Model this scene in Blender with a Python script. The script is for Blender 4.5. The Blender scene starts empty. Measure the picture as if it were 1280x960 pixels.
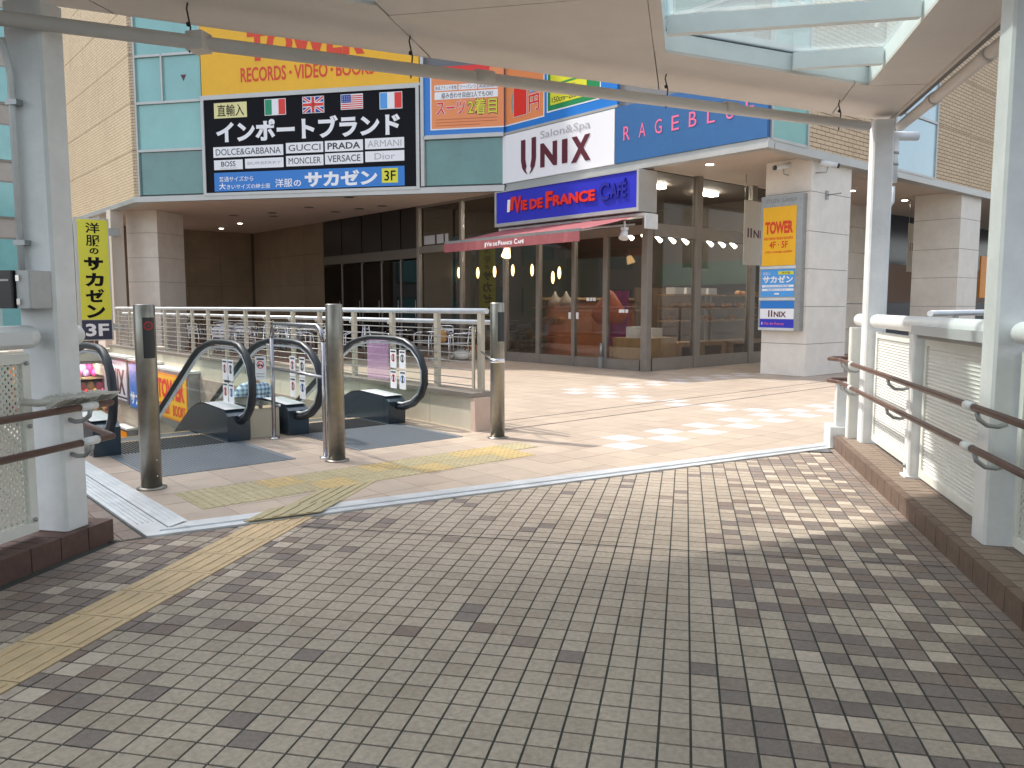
import bpy, bmesh, math, random
from mathutils import Vector, Matrix
random.seed(7)
R = math.radians
scn = bpy.context.scene
col = scn.collection
# ---------------------------------------------------------------- camera
cam_d = bpy.data.cameras.new("camera"); cam = bpy.data.objects.new("camera", cam_d); col.objects.link(cam)
cam_d.sensor_width = 36; cam_d.lens = 28.125; cam_d.clip_end = 600
CAM = Vector((-12.98, -10.85, 1.35))
cam.location = CAM; cam.rotation_euler = (R(90 - 5.6), 0, R(-40.7))
scn.camera = cam
# ---------------------------------------------------------------- world, sun, exposure
SUN = Vector((-.36 * math.cos(R(53)), .933 * math.cos(R(53)), math.sin(R(53))))
w = bpy.data.worlds.new("World"); scn.world = w; w.use_nodes = True
nt = w.node_tree; bg = nt.nodes["Background"]; sky = nt.nodes.new("ShaderNodeTexSky")
sky.sky_type = 'NISHITA'; sky.sun_disc = False; sky.sun_elevation = R(53)
sky.sun_rotation = math.atan2(SUN.x, SUN.y) % (2 * math.pi); sky.dust_density = 2.5
hs = nt.nodes.new('ShaderNodeHueSaturation'); hs.inputs['Saturation'].default_value = .45
nt.links.new(sky.outputs[0], hs.inputs['Color']); nt.links.new(hs.outputs[0], bg.inputs[0]); bg.inputs[1].default_value = .15
sl = bpy.data.lights.new("sun", 'SUN'); so = bpy.data.objects.new("sun", sl); col.objects.link(so)
sl.energy = 2.0; sl.angle = R(1.8); sl.color = (1, .95, .87)
so.rotation_euler = SUN.to_track_quat('Z', 'Y').to_euler(); so.location = (-20, 20, 30)
scn.view_settings.view_transform = 'Standard'; scn.view_settings.look = 'None'
scn.view_settings.exposure = 1.33; scn.view_settings.gamma = 1
scn.cycles.max_bounces = 10; scn.cycles.transparent_max_bounces = 16; scn.cycles.diffuse_bounces = 5
scn.cycles.sample_clamp_indirect = 6

# frames: W = building grid (X along the brick front, Y along the cafe front); B = footbridge grid
WF = Matrix.Identity(4)
BF = Matrix.Translation((CAM.x, CAM.y, 0)) @ Matrix.Rotation(R(-52.9), 4, 'Z')

# ---------------------------------------------------------------- materials
MATS = {}
def mat(name, c, rough=.6, metal=0, n=0, ns=8, bump=0, bs=60, emit=0, spec=.5, coat=0):
    if name in MATS: return MATS[name]
    m = bpy.data.materials.new(name); m.use_nodes = True; t = m.node_tree; b = t.nodes["Principled BSDF"]
    b.inputs["Base Color"].default_value = (*c, 1); b.inputs["Roughness"].default_value = rough
    b.inputs["Metallic"].default_value = metal; b.inputs["Specular IOR Level"].default_value = spec
    if coat: b.inputs["Coat Weight"].default_value = coat
    if emit:
        b.inputs["Emission Color"].default_value = (*c, 1); b.inputs["Emission Strength"].default_value = emit
    tc = t.nodes.new("ShaderNodeTexCoord")
    if n:
        nz = t.nodes.new("ShaderNodeTexNoise"); nz.inputs["Scale"].default_value = ns; nz.inputs["Detail"].default_value = 6
        nz.inputs["Roughness"].default_value = .65
        g = t.nodes.new("ShaderNodeNewGeometry")
        t.links.new(g.outputs["Position"], nz.inputs["Vector"])
        mx = t.nodes.new("ShaderNodeMix"); mx.data_type = 'RGBA'
        mx.inputs["A"].default_value = (*[x * (1 - n) for x in c], 1); mx.inputs["B"].default_value = (*[min(1, x * (1 + n)) for x in c], 1)
        rp = t.nodes.new("ShaderNodeMapRange"); rp.inputs[1].default_value = .3; rp.inputs[2].default_value = .7
        t.links.new(nz.outputs[0], rp.inputs[0]); t.links.new(rp.outputs[0], mx.inputs["Factor"])
        n2 = t.nodes.new("ShaderNodeTexNoise"); n2.inputs["Scale"].default_value = 1.1; n2.inputs["Detail"].default_value = 8; n2.inputs["Roughness"].default_value = .7
        t.links.new(g.outputs["Position"], n2.inputs["Vector"])
        r2 = t.nodes.new("ShaderNodeMapRange"); r2.inputs[1].default_value = .35; r2.inputs[2].default_value = .68; r2.inputs[3].default_value = 1 - n * 1.05; r2.inputs[4].default_value = 1.04
        t.links.new(n2.outputs[0], r2.inputs[0]); h2 = t.nodes.new("ShaderNodeHueSaturation")
        t.links.new(r2.outputs[0], h2.inputs["Value"]); t.links.new(mx.outputs["Result"], h2.inputs["Color"])
        t.links.new(h2.outputs[0], b.inputs["Base Color"])
        mr = t.nodes.new("ShaderNodeMapRange"); mr.inputs[3].default_value = max(0, rough - .12); mr.inputs[4].default_value = min(1, rough + .12)
        t.links.new(nz.outputs[0], mr.inputs[0]); t.links.new(mr.outputs[0], b.inputs["Roughness"])
    if bump:
        nb = t.nodes.new("ShaderNodeTexNoise"); nb.inputs["Scale"].default_value = bs; nb.inputs["Detail"].default_value = 4
        g2 = t.nodes.new("ShaderNodeNewGeometry"); t.links.new(g2.outputs["Position"], nb.inputs["Vector"])
        bp = t.nodes.new("ShaderNodeBump"); bp.inputs["Strength"].default_value = bump; bp.inputs["Distance"].default_value = .01
        t.links.new(nb.outputs[0], bp.inputs["Height"]); t.links.new(bp.outputs[0], b.inputs["Normal"])
    MATS[name] = m; return m

def brick_mat(name, c1, c2, mortar, bw, bh, rough=.75):
    m = mat(name, c1, rough); t = m.node_tree; b = t.nodes["Principled BSDF"]
    uv = t.nodes.new("ShaderNodeUVMap"); uv.uv_map = "uv"
    br = t.nodes.new("ShaderNodeTexBrick"); br.offset = .5
    br.inputs["Color1"].default_value = (*c1, 1); br.inputs["Color2"].default_value = (*c2, 1); br.inputs["Mortar"].default_value = (*mortar, 1)
    br.inputs["Scale"].default_value = 1; br.inputs["Mortar Size"].default_value = bh * .09; br.inputs["Mortar Smooth"].default_value = .3
    br.inputs["Brick Width"].default_value = bw; br.inputs["Row Height"].default_value = bh
    nz = t.nodes.new("ShaderNodeTexNoise"); nz.inputs["Scale"].default_value = .7; nz.inputs["Detail"].default_value = 5
    g = t.nodes.new("ShaderNodeNewGeometry"); t.links.new(g.outputs["Position"], nz.inputs["Vector"])
    hs = t.nodes.new("ShaderNodeHueSaturation")
    mr = t.nodes.new("ShaderNodeMapRange"); mr.inputs[3].default_value = .86; mr.inputs[4].default_value = 1.1
    t.links.new(nz.outputs[0], mr.inputs[0]); t.links.new(mr.outputs[0], hs.inputs["Value"])
    t.links.new(uv.outputs[0], br.inputs["Vector"]); t.links.new(br.outputs["Color"], hs.inputs["Color"])
    t.links.new(hs.outputs[0], b.inputs["Base Color"])
    bp = t.nodes.new("ShaderNodeBump"); bp.invert = True; bp.inputs["Strength"].default_value = .8; bp.inputs["Distance"].default_value = .012
    t.links.new(br.outputs["Fac"], bp.inputs["Height"]); t.links.new(bp.outputs[0], b.inputs["Normal"])
    return m

def glass(name, tint, refl=.08, rough=.01, haze=0, hc=(.7, .75, .75)):
    if name in MATS: return MATS[name]
    m = bpy.data.materials.new(name); m.use_nodes = True; t = m.node_tree; t.nodes.remove(t.nodes["Principled BSDF"])
    out = t.nodes["Material Output"]
    tr = t.nodes.new("ShaderNodeBsdfTransparent"); tr.inputs[0].default_value = (*tint, 1)
    gl = t.nodes.new("ShaderNodeBsdfGlossy"); gl.inputs["Roughness"].default_value = rough; gl.inputs["Color"].default_value = (.95, .97, 1, 1)
    ge = t.nodes.new("ShaderNodeNewGeometry"); dp = t.nodes.new("ShaderNodeVectorMath"); dp.operation = 'DOT_PRODUCT'
    t.links.new(ge.outputs["Incoming"], dp.inputs[0]); t.links.new(ge.outputs["Normal"], dp.inputs[1])
    ab = t.nodes.new("ShaderNodeMath"); ab.operation = 'ABSOLUTE'; t.links.new(dp.outputs["Value"], ab.inputs[0])
    om = t.nodes.new("ShaderNodeMath"); om.operation = 'SUBTRACT'; om.inputs[0].default_value = 1; t.links.new(ab.outputs[0], om.inputs[1])
    pw = t.nodes.new("ShaderNodeMath"); pw.operation = 'POWER'; pw.inputs[1].default_value = 5; t.links.new(om.outputs[0], pw.inputs[0])
    ad = t.nodes.new("ShaderNodeMath"); ad.operation = 'ADD'; ad.inputs[1].default_value = refl; ad.use_clamp = True
    t.links.new(pw.outputs[0], ad.inputs[0])
    mx = t.nodes.new("ShaderNodeMixShader"); t.links.new(ad.outputs[0], mx.inputs[0])
    t.links.new(tr.outputs[0], mx.inputs[1]); t.links.new(gl.outputs[0], mx.inputs[2])
    last = mx
    if haze:
        df = t.nodes.new("ShaderNodeBsdfTranslucent"); df.inputs[0].default_value = (*hc, 1)
        m2 = t.nodes.new("ShaderNodeMixShader"); m2.inputs[0].default_value = haze
        t.links.new(mx.outputs[0], m2.inputs[1]); t.links.new(df.outputs[0], m2.inputs[2]); last = m2
    t.links.new(last.outputs[0], out.inputs[0]); MATS[name] = m; return m

def dots_mat(name, c, pitch, rad, stagger=True, rough=.5):
    """painted sheet with punched holes: real see-through holes on the sheet's own metre grid"""
    m = mat(name, c, rough); t = m.node_tree; b = t.nodes["Principled BSDF"]; out = t.nodes["Material Output"]
    uv = t.nodes.new("ShaderNodeUVMap"); uv.uv_map = "uv"
    mp = t.nodes.new("ShaderNodeMapping"); mp.inputs["Scale"].default_value = (1 / pitch, 1 / pitch, 1)
    if stagger: mp.inputs["Rotation"].default_value = (0, 0, R(45))
    fr = t.nodes.new("ShaderNodeVectorMath"); fr.operation = 'FRACTION'
    sb = t.nodes.new("ShaderNodeVectorMath"); sb.operation = 'SUBTRACT'; sb.inputs[1].default_value = (.5, .5, 0)
    ml = t.nodes.new("ShaderNodeVectorMath"); ml.operation = 'MULTIPLY'; ml.inputs[1].default_value = (1, 1, 0)
    ln = t.nodes.new("ShaderNodeVectorMath"); ln.operation = 'LENGTH'
    lt = t.nodes.new("ShaderNodeMath"); lt.operation = 'LESS_THAN'; lt.inputs[1].default_value = rad / pitch
    t.links.new(uv.outputs[0], mp.inputs[0]); t.links.new(mp.outputs[0], fr.inputs[0]); t.links.new(fr.outputs[0], sb.inputs[0])
    t.links.new(sb.outputs[0], ml.inputs[0]); t.links.new(ml.outputs[0], ln.inputs[0]); t.links.new(ln.outputs["Value"], lt.inputs[0])
    tr = t.nodes.new("ShaderNodeBsdfTransparent"); mx = t.nodes.new("ShaderNodeMixShader")
    t.links.new(lt.outputs[0], mx.inputs[0]); t.links.new(b.outputs[0], mx.inputs[1]); t.links.new(tr.outputs[0], mx.inputs[2])
    t.links.new(mx.outputs[0], out.inputs[0]); return m

def plaid_mat():
    m = mat("plaid_cloth", (.45, .6, .72), .9); t = m.node_tree; b = t.nodes["Principled BSDF"]
    g = t.nodes.new("ShaderNodeTexCoord"); sp = t.nodes.new("ShaderNodeSeparateXYZ"); t.links.new(g.outputs["Object"], sp.inputs[0])
    vals = []
    for ax in (0, 2):
        s = t.nodes.new("ShaderNodeMath"); s.operation = 'MULTIPLY'; s.inputs[1].default_value = 17; t.links.new(sp.outputs[ax], s.inputs[0])
        f = t.nodes.new("ShaderNodeMath"); f.operation = 'FRACT'; t.links.new(s.outputs[0], f.inputs[0])
        g2 = t.nodes.new("ShaderNodeMath"); g2.operation = 'GREATER_THAN'; g2.inputs[1].default_value = .55; t.links.new(f.outputs[0], g2.inputs[0])
        vals.append(g2)
    ad = t.nodes.new("ShaderNodeMath"); ad.operation = 'ADD'; t.links.new(vals[0].outputs[0], ad.inputs[0]); t.links.new(vals[1].outputs[0], ad.inputs[1])
    mu = t.nodes.new("ShaderNodeMath"); mu.operation = 'MULTIPLY'; mu.inputs[1].default_value = .5; t.links.new(ad.outputs[0], mu.inputs[0])
    mx = t.nodes.new("ShaderNodeMix"); mx.data_type = 'RGBA'; mx.inputs["A"].default_value = (.62, .76, .84, 1); mx.inputs["B"].default_value = (.08, .16, .32, 1)
    t.links.new(mu.outputs[0], mx.inputs["Factor"]); t.links.new(mx.outputs["Result"], b.inputs["Base Color"]); return m

WHITE = mat("white_paint", (.74, .755, .75), .38, n=.10, ns=3, bump=.05, bs=20)
CREAM = mat("cream_paint", (.73, .73, .67), .45, n=.05, ns=4)
SOFF = mat("canopy_soffit_paint", (.66, .61, .56), .5, n=.06, ns=1.5)
FIN = mat("canopy_fin_paint", (.76, .81, .80), .4, n=.04, ns=4)
GREYM = mat("grey_metal", (.36, .37, .37), .35, .6, n=.1, ns=10)
DARKM = mat("dark_metal", (.05, .05, .055), .35, .4)
ALU = mat("aluminium", (.66, .69, .71), .42, .45, n=.1, ns=6, bump=.03, bs=90)
STEEL = mat("brushed_steel", (.32, .305, .265), .34, .9, n=.22, ns=5, bump=.05, bs=30)
CHROME = mat("polished_steel", (.75, .76, .78), .12, 1, n=.05)
RAILP = mat("railing_post_paint", (.46, .42, .34), .5, .2, n=.08)
FRAME = mat("storefront_frame", (.27, .24, .21), .4, .4, n=.08, ns=4)
BLACK = mat("black_plastic", (.012, .012, .014), .3, spec=.6)
RUBBER = mat("handrail_rubber", (.015, .019, .023), .36, spec=.5)
STONE = mat("stone_cladding", (.79, .73, .65), .45, n=.07, ns=3, bump=.04, bs=40)
STONED = mat("brown_wall_tile", (.24, .175, .11), .5, n=.12, ns=2)
CEIL = mat("soffit_board", (.60, .50, .42), .7, n=.04, ns=1)
FASC = mat("fascia_metal", (.50, .50, .48), .4, .4, n=.06, ns=2)
WALLC = mat("cream_wall", (.62, .56, .44), .8, n=.08, ns=1.2)
REDW = mat("handrail_brown", (.105, .052, .038), .4, n=.15, ns=30)
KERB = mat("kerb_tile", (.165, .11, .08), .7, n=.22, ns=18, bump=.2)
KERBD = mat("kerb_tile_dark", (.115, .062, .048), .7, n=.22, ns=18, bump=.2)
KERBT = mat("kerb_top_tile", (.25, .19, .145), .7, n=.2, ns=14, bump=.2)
GROUT = mat("grout", (.062, .064, .056), .9, n=.25, ns=30)
GROUTP = mat("plaza_grout", (.38, .30, .24), .9, n=.2, ns=10)
ASPH = mat("asphalt", (.05, .05, .05), .9, n=.2, ns=3)
TONES = [mat("paver_light", (.448, .374, .295), .7, n=.2, ns=45, bump=.45, bs=220), mat("paver_beige", (.398, .328, .255), .7, n=.2, ns=45, bump=.45, bs=220),
         mat("paver_grey", (.235, .192, .168), .72, n=.2, ns=45, bump=.45, bs=220), mat("paver_brown", (.25, .185, .15), .72, n=.2, ns=45, bump=.45, bs=220),
         mat("paver_cream", (.555, .465, .375), .7, n=.16, ns=45, bump=.4, bs=220), mat("paver_taupe", (.285, .225, .187), .72, n=.2, ns=45, bump=.45, bs=220)]
PT = [mat("plaza_tile_a", (.44, .355, .28), .5, n=.09, ns=6, bump=.08), mat("plaza_tile_b", (.465, .375, .295), .5, n=.09, ns=6, bump=.08),
      mat("plaza_tile_c", (.42, .335, .265), .5, n=.1, ns=6, bump=.08), mat("plaza_tile_white", (.56, .51, .49), .45, n=.05, ns=6)]
YEL = mat("tactile_yellow", (.60, .445, .255), .6, n=.15, ns=12, bump=.1)
YELB = mat("tactile_orange", (.50, .37, .16), .6, n=.15, ns=14)
YELG = mat("tactile_olive", (.41, .35, .20), .6, n=.15, ns=14)
PLATE = mat("landing_plate", (.22, .25, .28), .42, .4, n=.14, ns=5)
STEP = mat("step_metal", (.13, .15, .15), .4, .7, n=.1)
RED = mat("sign_red", (.75, .03, .02), .4); ORG = mat("sign_orange", (.90, .30, .01), .4, n=.03)
YOR = mat("sign_amber", (.90, .48, .01), .4, n=.03)
BLK = mat("sign_black", (.006, .006, .009), .6, spec=.15); WHT = mat("sign_white", (.85, .86, .88), .3)
BLU = mat("sign_blue", (.02, .20, .62), .35); NAVY = mat("sign_royal", (.03, .035, .50), .3)
RBLU = mat("sign_denim", (.022, .115, .30), .5, n=.05); YLW = mat("sign_yellow", (.72, .70, .04), .35)
CRM = mat("sign_cream", (.80, .74, .34), .4); GRN = mat("sign_green", (.01, .25, .08), .4)
MAR = mat("sign_maroon", (.11, .015, .03), .4); PINK = mat("sign_pink", (.80, .16, .30), .4)
LBLU = mat("sign_sky", (.08, .35, .78), .4); GRY = mat("sign_grey", (.45, .45, .47), .5)
PEACH = mat("sign_peach", (.82, .28, .10), .4); DKT = mat("sign_ink", (.03, .03, .035), .4)
TEAL = mat("teal_spandrel", (.22, .50, .47), .12, n=.07, ns=.8, spec=.8)
TEALD = mat("teal_vision_glass", (.06, .21, .19), .06, n=.15, ns=1.2, spec=1)
SKYG = mat("sky_blue_glass", (.42, .62, .68), .1, n=.04, ns=.8, spec=.8)
AWN = mat("awning_cloth", (.34, .095, .105), .85, n=.14, ns=5)
CLEAR = glass("clear_glass", (.95, .98, .96), .03)
for nd in CLEAR.node_tree.nodes:
    if nd.type == "MATH" and nd.operation == "POWER": nd.inputs[1].default_value = 9
SHOPG = glass("shop_glass", (.80, .79, .76), .05)
ROOFG = glass("canopy_glass", (.80, .86, .85), .06, haze=.10, hc=(.84, .86, .85))
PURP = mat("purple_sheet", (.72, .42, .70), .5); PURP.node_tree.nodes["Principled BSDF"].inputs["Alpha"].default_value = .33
PERF = dots_mat("punched_panel", (.66, .66, .58), .026, .0085)
LAMPW = mat("lamp_white", (1, .93, .8), emit=9); LAMPY = mat("pendant_glow", (1, .62, .26), emit=2.6)
WOOD = mat("pale_wood", (.50, .31, .15), .5, n=.15, ns=6); WOODR = mat("red_wood", (.30, .10, .045), .5, n=.2, ns=6)
BREAD = mat("bread_crust", (.60, .30, .09), .7, n=.3, ns=25)
INT = mat("cafe_dark_wall", (.09, .07, .055), .7); INTF = mat("cafe_floor", (.14, .09, .06), .4, n=.2)
PLAID = plaid_mat(); SKIN = mat("skin", (.55, .33, .24), .6); HAIR = mat("black_hair", (.012, .010, .009), .5)
BR_L = brick_mat("tan_brick_tile", (.66, .52, .34), (.60, .47, .305), (.25, .18, .115), .30, .075)
BR_D = brick_mat("ochre_brick_tile", (.72, .54, .35), (.66, .49, .31), (.20, .13, .08), .30, .08)

# ---------------------------------------------------------------- builders
class Thing:
    def __init__(s, name, label, cat, base=(0, 0, 0), frame=WF, group=None, kind=None):
        s.m = frame @ Matrix.Translation(base); s.frame = frame
        s.o = bpy.data.objects.new(name, None); col.objects.link(s.o); s.o.matrix_world = s.m
        s.o.empty_display_size = .1
        if label: s.o['label'] = label
        if cat: s.o['category'] = cat
        if group: s.o['group'] = group
        if kind: s.o['kind'] = kind
        s.inv = s.m.inverted()

class G:
    """mesh collector in one frame's coordinates (metres)"""
    def __init__(s, frame=WF): s.v = []; s.f = []; s.fm = []; s.fr = frame; s.mi = 0; s.smooth = False; s.sm = []
    def face(s, pts, flip=False):
        i = len(s.v); s.v += [tuple(p) for p in pts]; idx = list(range(i, i + len(pts)))
        s.f.append(idx[::-1] if flip else idx); s.fm.append(s.mi); s.sm.append(s.smooth); return s
    def box(s, x0, x1, y0, y1, z0, z1, bottom=True):
        i = len(s.v)
        s.v += [(x0, y0, z0), (x1, y0, z0), (x1, y1, z0), (x0, y1, z0), (x0, y0, z1), (x1, y0, z1), (x1, y1, z1), (x0, y1, z1)]
        fs = [(4, 5, 6, 7), (0, 1, 5, 4), (1, 2, 6, 5), (2, 3, 7, 6), (3, 0, 4, 7)] + ([(3, 2, 1, 0)] if bottom else [])
        for f in fs: s.f.append([i + k for k in f]); s.fm.append(s.mi); s.sm.append(False)
        return s
    def bbox(s, x0, x1, y0, y1, z0, z1, b=.006):
        """box with chamfered vertical and top edges"""
        return s.prism([(x0 + b, y0), (x1 - b, y0), (x1, y0 + b), (x1, y1 - b), (x1 - b, y1), (x0 + b, y1), (x0, y1 - b), (x0, y0 + b)], z0, z1)
    def prism(s, poly, z0, z1, bottom=True):
        if len(poly) < 3: return s
        i = len(s.v); n = len(poly)
        s.v += [(x, y, z0) for x, y in poly] + [(x, y, z1) for x, y in poly]
        s.f.append([i + n + k for k in range(n)]); s.fm.append(s.mi); s.sm.append(False)
        if bottom: s.f.append([i + k for k in range(n)][::-1]); s.fm.append(s.mi); s.sm.append(False)
        for k in range(n):
            s.f.append([i + k, i + (k + 1) % n, i + n + (k + 1) % n, i + n + k]); s.fm.append(s.mi); s.sm.append(False)
        return s
    def xprism(s, prof, x0, x1):
        """profile in (y, z) extruded along x"""
        i = len(s.v); n = len(prof)
        s.v += [(x0, y, z) for y, z in prof] + [(x1, y, z) for y, z in prof]
        s.f.append([i + k for k in range(n)]); s.f.append([i + n + k for k in range(n)][::-1])
        s.fm += [s.mi] * 2; s.sm += [False] * 2
        for k in range(n):
            s.f.append([i + k, i + n + k, i + n + (k + 1) % n, i + (k + 1) % n]); s.fm.append(s.mi); s.sm.append(False)
        return s
    def tube(s, path, r, n=8, closed=False, caps=True, sx=1.0):
        path = [Vector(p) for p in path]; m = len(path); rings = []
        up0 = Vector((0, 0, 1))
        for k, p in enumerate(path):
            a = path[(k - 1) % m] if (closed or k) else p; b = path[(k + 1) % m] if (closed or k < m - 1) else p
            d = (b - a).normalized(); up = up0 if abs(d.z) < .95 else Vector((0, 1, 0))
            if abs(d.z) >= .95 and k and rings: pass
            x = d.cross(up).normalized(); y = x.cross(d).normalized()
            rr = r[k] if isinstance(r, (list, tuple)) else r
            rings.append([p + x * (math.cos(t) * rr * sx) + y * (math.sin(t) * rr) for t in [2 * math.pi * q / n for q in range(n)]])
        # align rings
        for k in range(1, m):
            best = min(range(n), key=lambda sft: sum((rings[k][(q + sft) % n] - rings[k - 1][q]).length for q in range(0, n, 2)))
            rings[k] = [rings[k][(q + best) % n] for q in range(n)]
        i = len(s.v)
        for rg in rings: s.v += [tuple(p) for p in rg]
        for k in range(m if closed else m - 1):
            a = i + k * n; b = i + ((k + 1) % m) * n
            for q in range(n):
                s.f.append([a + q, a + (q + 1) % n, b + (q + 1) % n, b + q]); s.fm.append(s.mi); s.sm.append(True)
        if caps and not closed:
            s.f.append([i + q for q in range(n)][::-1]); s.f.append([i + (m - 1) * n + q for q in range(n)]); s.fm += [s.mi] * 2; s.sm += [False] * 2
        return s
    def lathe(s, x, y, prof, n=16):
        """prof: (r, z) list, revolved about the vertical through x, y"""
        i = len(s.v)
        for r, z in prof: s.v += [(x + math.cos(2 * math.pi * q / n) * r, y + math.sin(2 * math.pi * q / n) * r, z) for q in range(n)]
        for k in range(len(prof) - 1):
            for q in range(n):
                s.f.append([i + k * n + q, i + k * n + (q + 1) % n, i + (k + 1) * n + (q + 1) % n, i + (k + 1) * n + q]); s.fm.append(s.mi); s.sm.append(True)
        s.f.append([i + q for q in range(n)][::-1]); s.f.append([i + (len(prof) - 1) * n + q for q in range(n)]); s.fm += [s.mi] * 2; s.sm += [False] * 2
        return s
    def ball(s, c, r, seg=8, rings=5, sc=(1, 1, 1)):
        i = len(s.v); c = Vector(c)
        for k in range(rings + 1):
            ph = math.pi * k / rings
            for q in range(seg):
                th = 2 * math.pi * q / seg
                s.v.append((c.x + r * sc[0] * math.sin(ph) * math.cos(th), c.y + r * sc[1] * math.sin(ph) * math.sin(th), c.z + r * sc[2] * math.cos(ph)))
        for k in range(rings):
            for q in range(seg):
                s.f.append([i + k * seg + q, i + (k + 1) * seg + q, i + (k + 1) * seg + (q + 1) % seg, i + k * seg + (q + 1) % seg]); s.fm.append(s.mi); s.sm.append(True)
        return s
    def mesh(s, name, mats, inv):
        me = bpy.data.meshes.new(name)
        M = inv @ s.fr
        me.from_pydata([M @ Vector(v) for v in s.v], [], s.f)
        for m in (mats if isinstance(mats, (list, tuple)) else [mats]): me.materials.append(m)
        uvl = me.uv_layers.new(name="uv").data
        for p, mi, sm in zip(me.polygons, s.fm, s.sm):
            p.material_index = mi; p.use_smooth = sm
        src = s.v
        for p, f in zip(me.polygons, s.f):
            a, b, c = (Vector(src[f[0]]), Vector(src[f[1]]), Vector(src[f[2]]))
            nn = (b - a).cross(c - a); ax = max(range(3), key=lambda k: abs(nn[k]))
            pick = {0: (1, 2), 1: (0, 2), 2: (0, 1)}[ax]
            for li, vi in zip(p.loop_indices, f): uvl[li].uv = (src[vi][pick[0]], src[vi][pick[1]])
        return me
    def put(s, name, mats, th, parent=None, label=None, kind=None):
        o = bpy.data.objects.new(name, s.mesh(name, mats, th.inv)); col.objects.link(o)
        o.parent = parent or th.o
        if label: o['label'] = label
        if kind: o['kind'] = kind
        return o

def solo(g, name, mats, label=None, cat=None, kind=None, group=None, base=(0, 0, 0)):
    m = g.fr @ Matrix.Translation(base); me = g.mesh(name, mats, m.inverted())
    o = bpy.data.objects.new(name, me); col.objects.link(o); o.matrix_world = m
    if label: o['label'] = label
    if cat: o['category'] = cat
    if kind: o['kind'] = kind
    if group: o['group'] = group
    return o

_tc = {}
def text_mesh(sv, bold=0, shear=0):
    k = (sv, bold, shear)
    if k in _tc: return _tc[k]
    c = bpy.data.curves.new('t', 'FONT'); c.body = sv; c.size = 1; c.resolution_u = 3; c.offset = bold; c.shear = shear
    o = bpy.data.objects.new('t', c); col.objects.link(o); bpy.context.view_layer.update()
    me = bpy.data.meshes.new_from_object(o)
    vs = [(v.co.x, v.co.y) for v in me.vertices]; fs = [list(p.vertices) for p in me.polygons]
    bpy.data.objects.remove(o); bpy.data.curves.remove(c); bpy.data.meshes.remove(me)
    x0 = min(v[0] for v in vs); x1 = max(v[0] for v in vs); y0 = min(v[1] for v in vs); y1 = max(v[1] for v in vs)
    _tc[k] = ([((x - x0) / (x1 - x0), (y - y0) / (y1 - y0)) for x, y in vs], fs, (x1 - x0) / (y1 - y0)); return _tc[k]

class Face:
    """a flat sign face: local a (right), z (up), raised by layers of 3 mm towards the reader"""
    def __init__(s, th, O, U, frame): s.th = th; s.O = Vector(O); s.U = Vector(U); s.V = Vector((0, 0, 1)); s.N = s.U.cross(s.V); s.fr = frame
    def P(s, a, z, l): return s.O + s.U * a + s.V * z + s.N * (l * .003)
    def rect(s, a0, z0, a1, z1, m, l=1, name='print', parent=None):
        g = G(s.fr); g.face([s.P(a0, z0, l), s.P(a1, z0, l), s.P(a1, z1, l), s.P(a0, z1, l)]); return g.put(name, m, s.th, parent)
    def poly(s, pts, m, l=1, name='print', parent=None):
        g = G(s.fr); g.face([s.P(a, z, l) for a, z in pts]); return g.put(name, m, s.th, parent)
    def disc(s, a, z, ra, rz, m, l=1, name='print'): return s.poly([(a + math.cos(t) * ra, z + math.sin(t) * rz) for t in [2 * math.pi * k / 20 for k in range(20)]], m, l, name)
    def text(s, sv, a0, z0, a1, z1, m, l=3, bold=.012, deep=0, name='lettering', parent=None, shear=0):
        vs, fs, asp = text_mesh(sv, bold, shear); g = G(s.fr); i = 0
        g.v = [tuple(s.P(a0 + x * (a1 - a0), z0 + y * (z1 - z0), l)) for x, y in vs]
        g.f = [list(f) for f in fs]; g.fm = [0] * len(fs); g.sm = [False] * len(fs)
        if deep:
            n = len(g.v); edges = {}
            for f in fs:
                for k in range(len(f)):
                    e = (f[k], f[(k + 1) % len(f)]); edges[e] = 1
            off = s.N * deep
            base = list(g.v); g.v = [tuple(Vector(v) + off) for v in base] + base
            for (a, b) in edges:
                if (b, a) not in edges: g.f.append([a, a + n, b + n, b]); g.fm.append(0); g.sm.append(False)
        return g.put(name, m, s.th, parent)
def faceA(th, q): return Face(th, (0, q, 0), (1, 0, 0), BF)          # a = p
def faceB(th, x): return Face(th, (x, 0, 0), (0, -1, 0), WF)          # a = -Y
def faceD(th, y, fr=WF): return Face(th, (0, y, 0), (1, 0, 0), fr)    # a = X

def clip(poly, a, b, c):
    if len(poly) < 3: return []
    """keep the part where a*x + b*y <= c"""
    out = []
    for k in range(len(poly)):
        p, q = poly[k], poly[(k + 1) % len(poly)]; dp = a * p[0] + b * p[1] - c; dq = a * q[0] + b * q[1] - c
        if dp <= 0: out.append(p)
        if (dp < 0 < dq) or (dq < 0 < dp):
            t = dp / (dp - dq); out.append((p[0] + (q[0] - p[0]) * t, p[1] + (q[1] - p[1]) * t))
    return out
def area(p): return abs(sum(p[k][0] * p[(k + 1) % len(p)][1] - p[(k + 1) % len(p)][0] * p[k][1] for k in range(len(p)))) / 2 if len(p) > 2 else 0
def copy_tree(o, mw, **props):
    """copy a thing with its parts and sub-parts"""
    r = o.copy(); col.objects.link(r); r.matrix_world = mw
    for k, v in props.items(): r[k] = v
    for ch in list(o.children):
        c = ch.copy(); col.objects.link(c); c.parent = r
        for gch in list(ch.children):
            d = gch.copy(); col.objects.link(d); d.parent = c
    return r
def b2w(p, q): v = BF @ Vector((p, q, 0)); return v.x, v.y
def w2b(x, y): v = BF.inverted() @ Vector((x, y, 0)); return v.x, v.y
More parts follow.
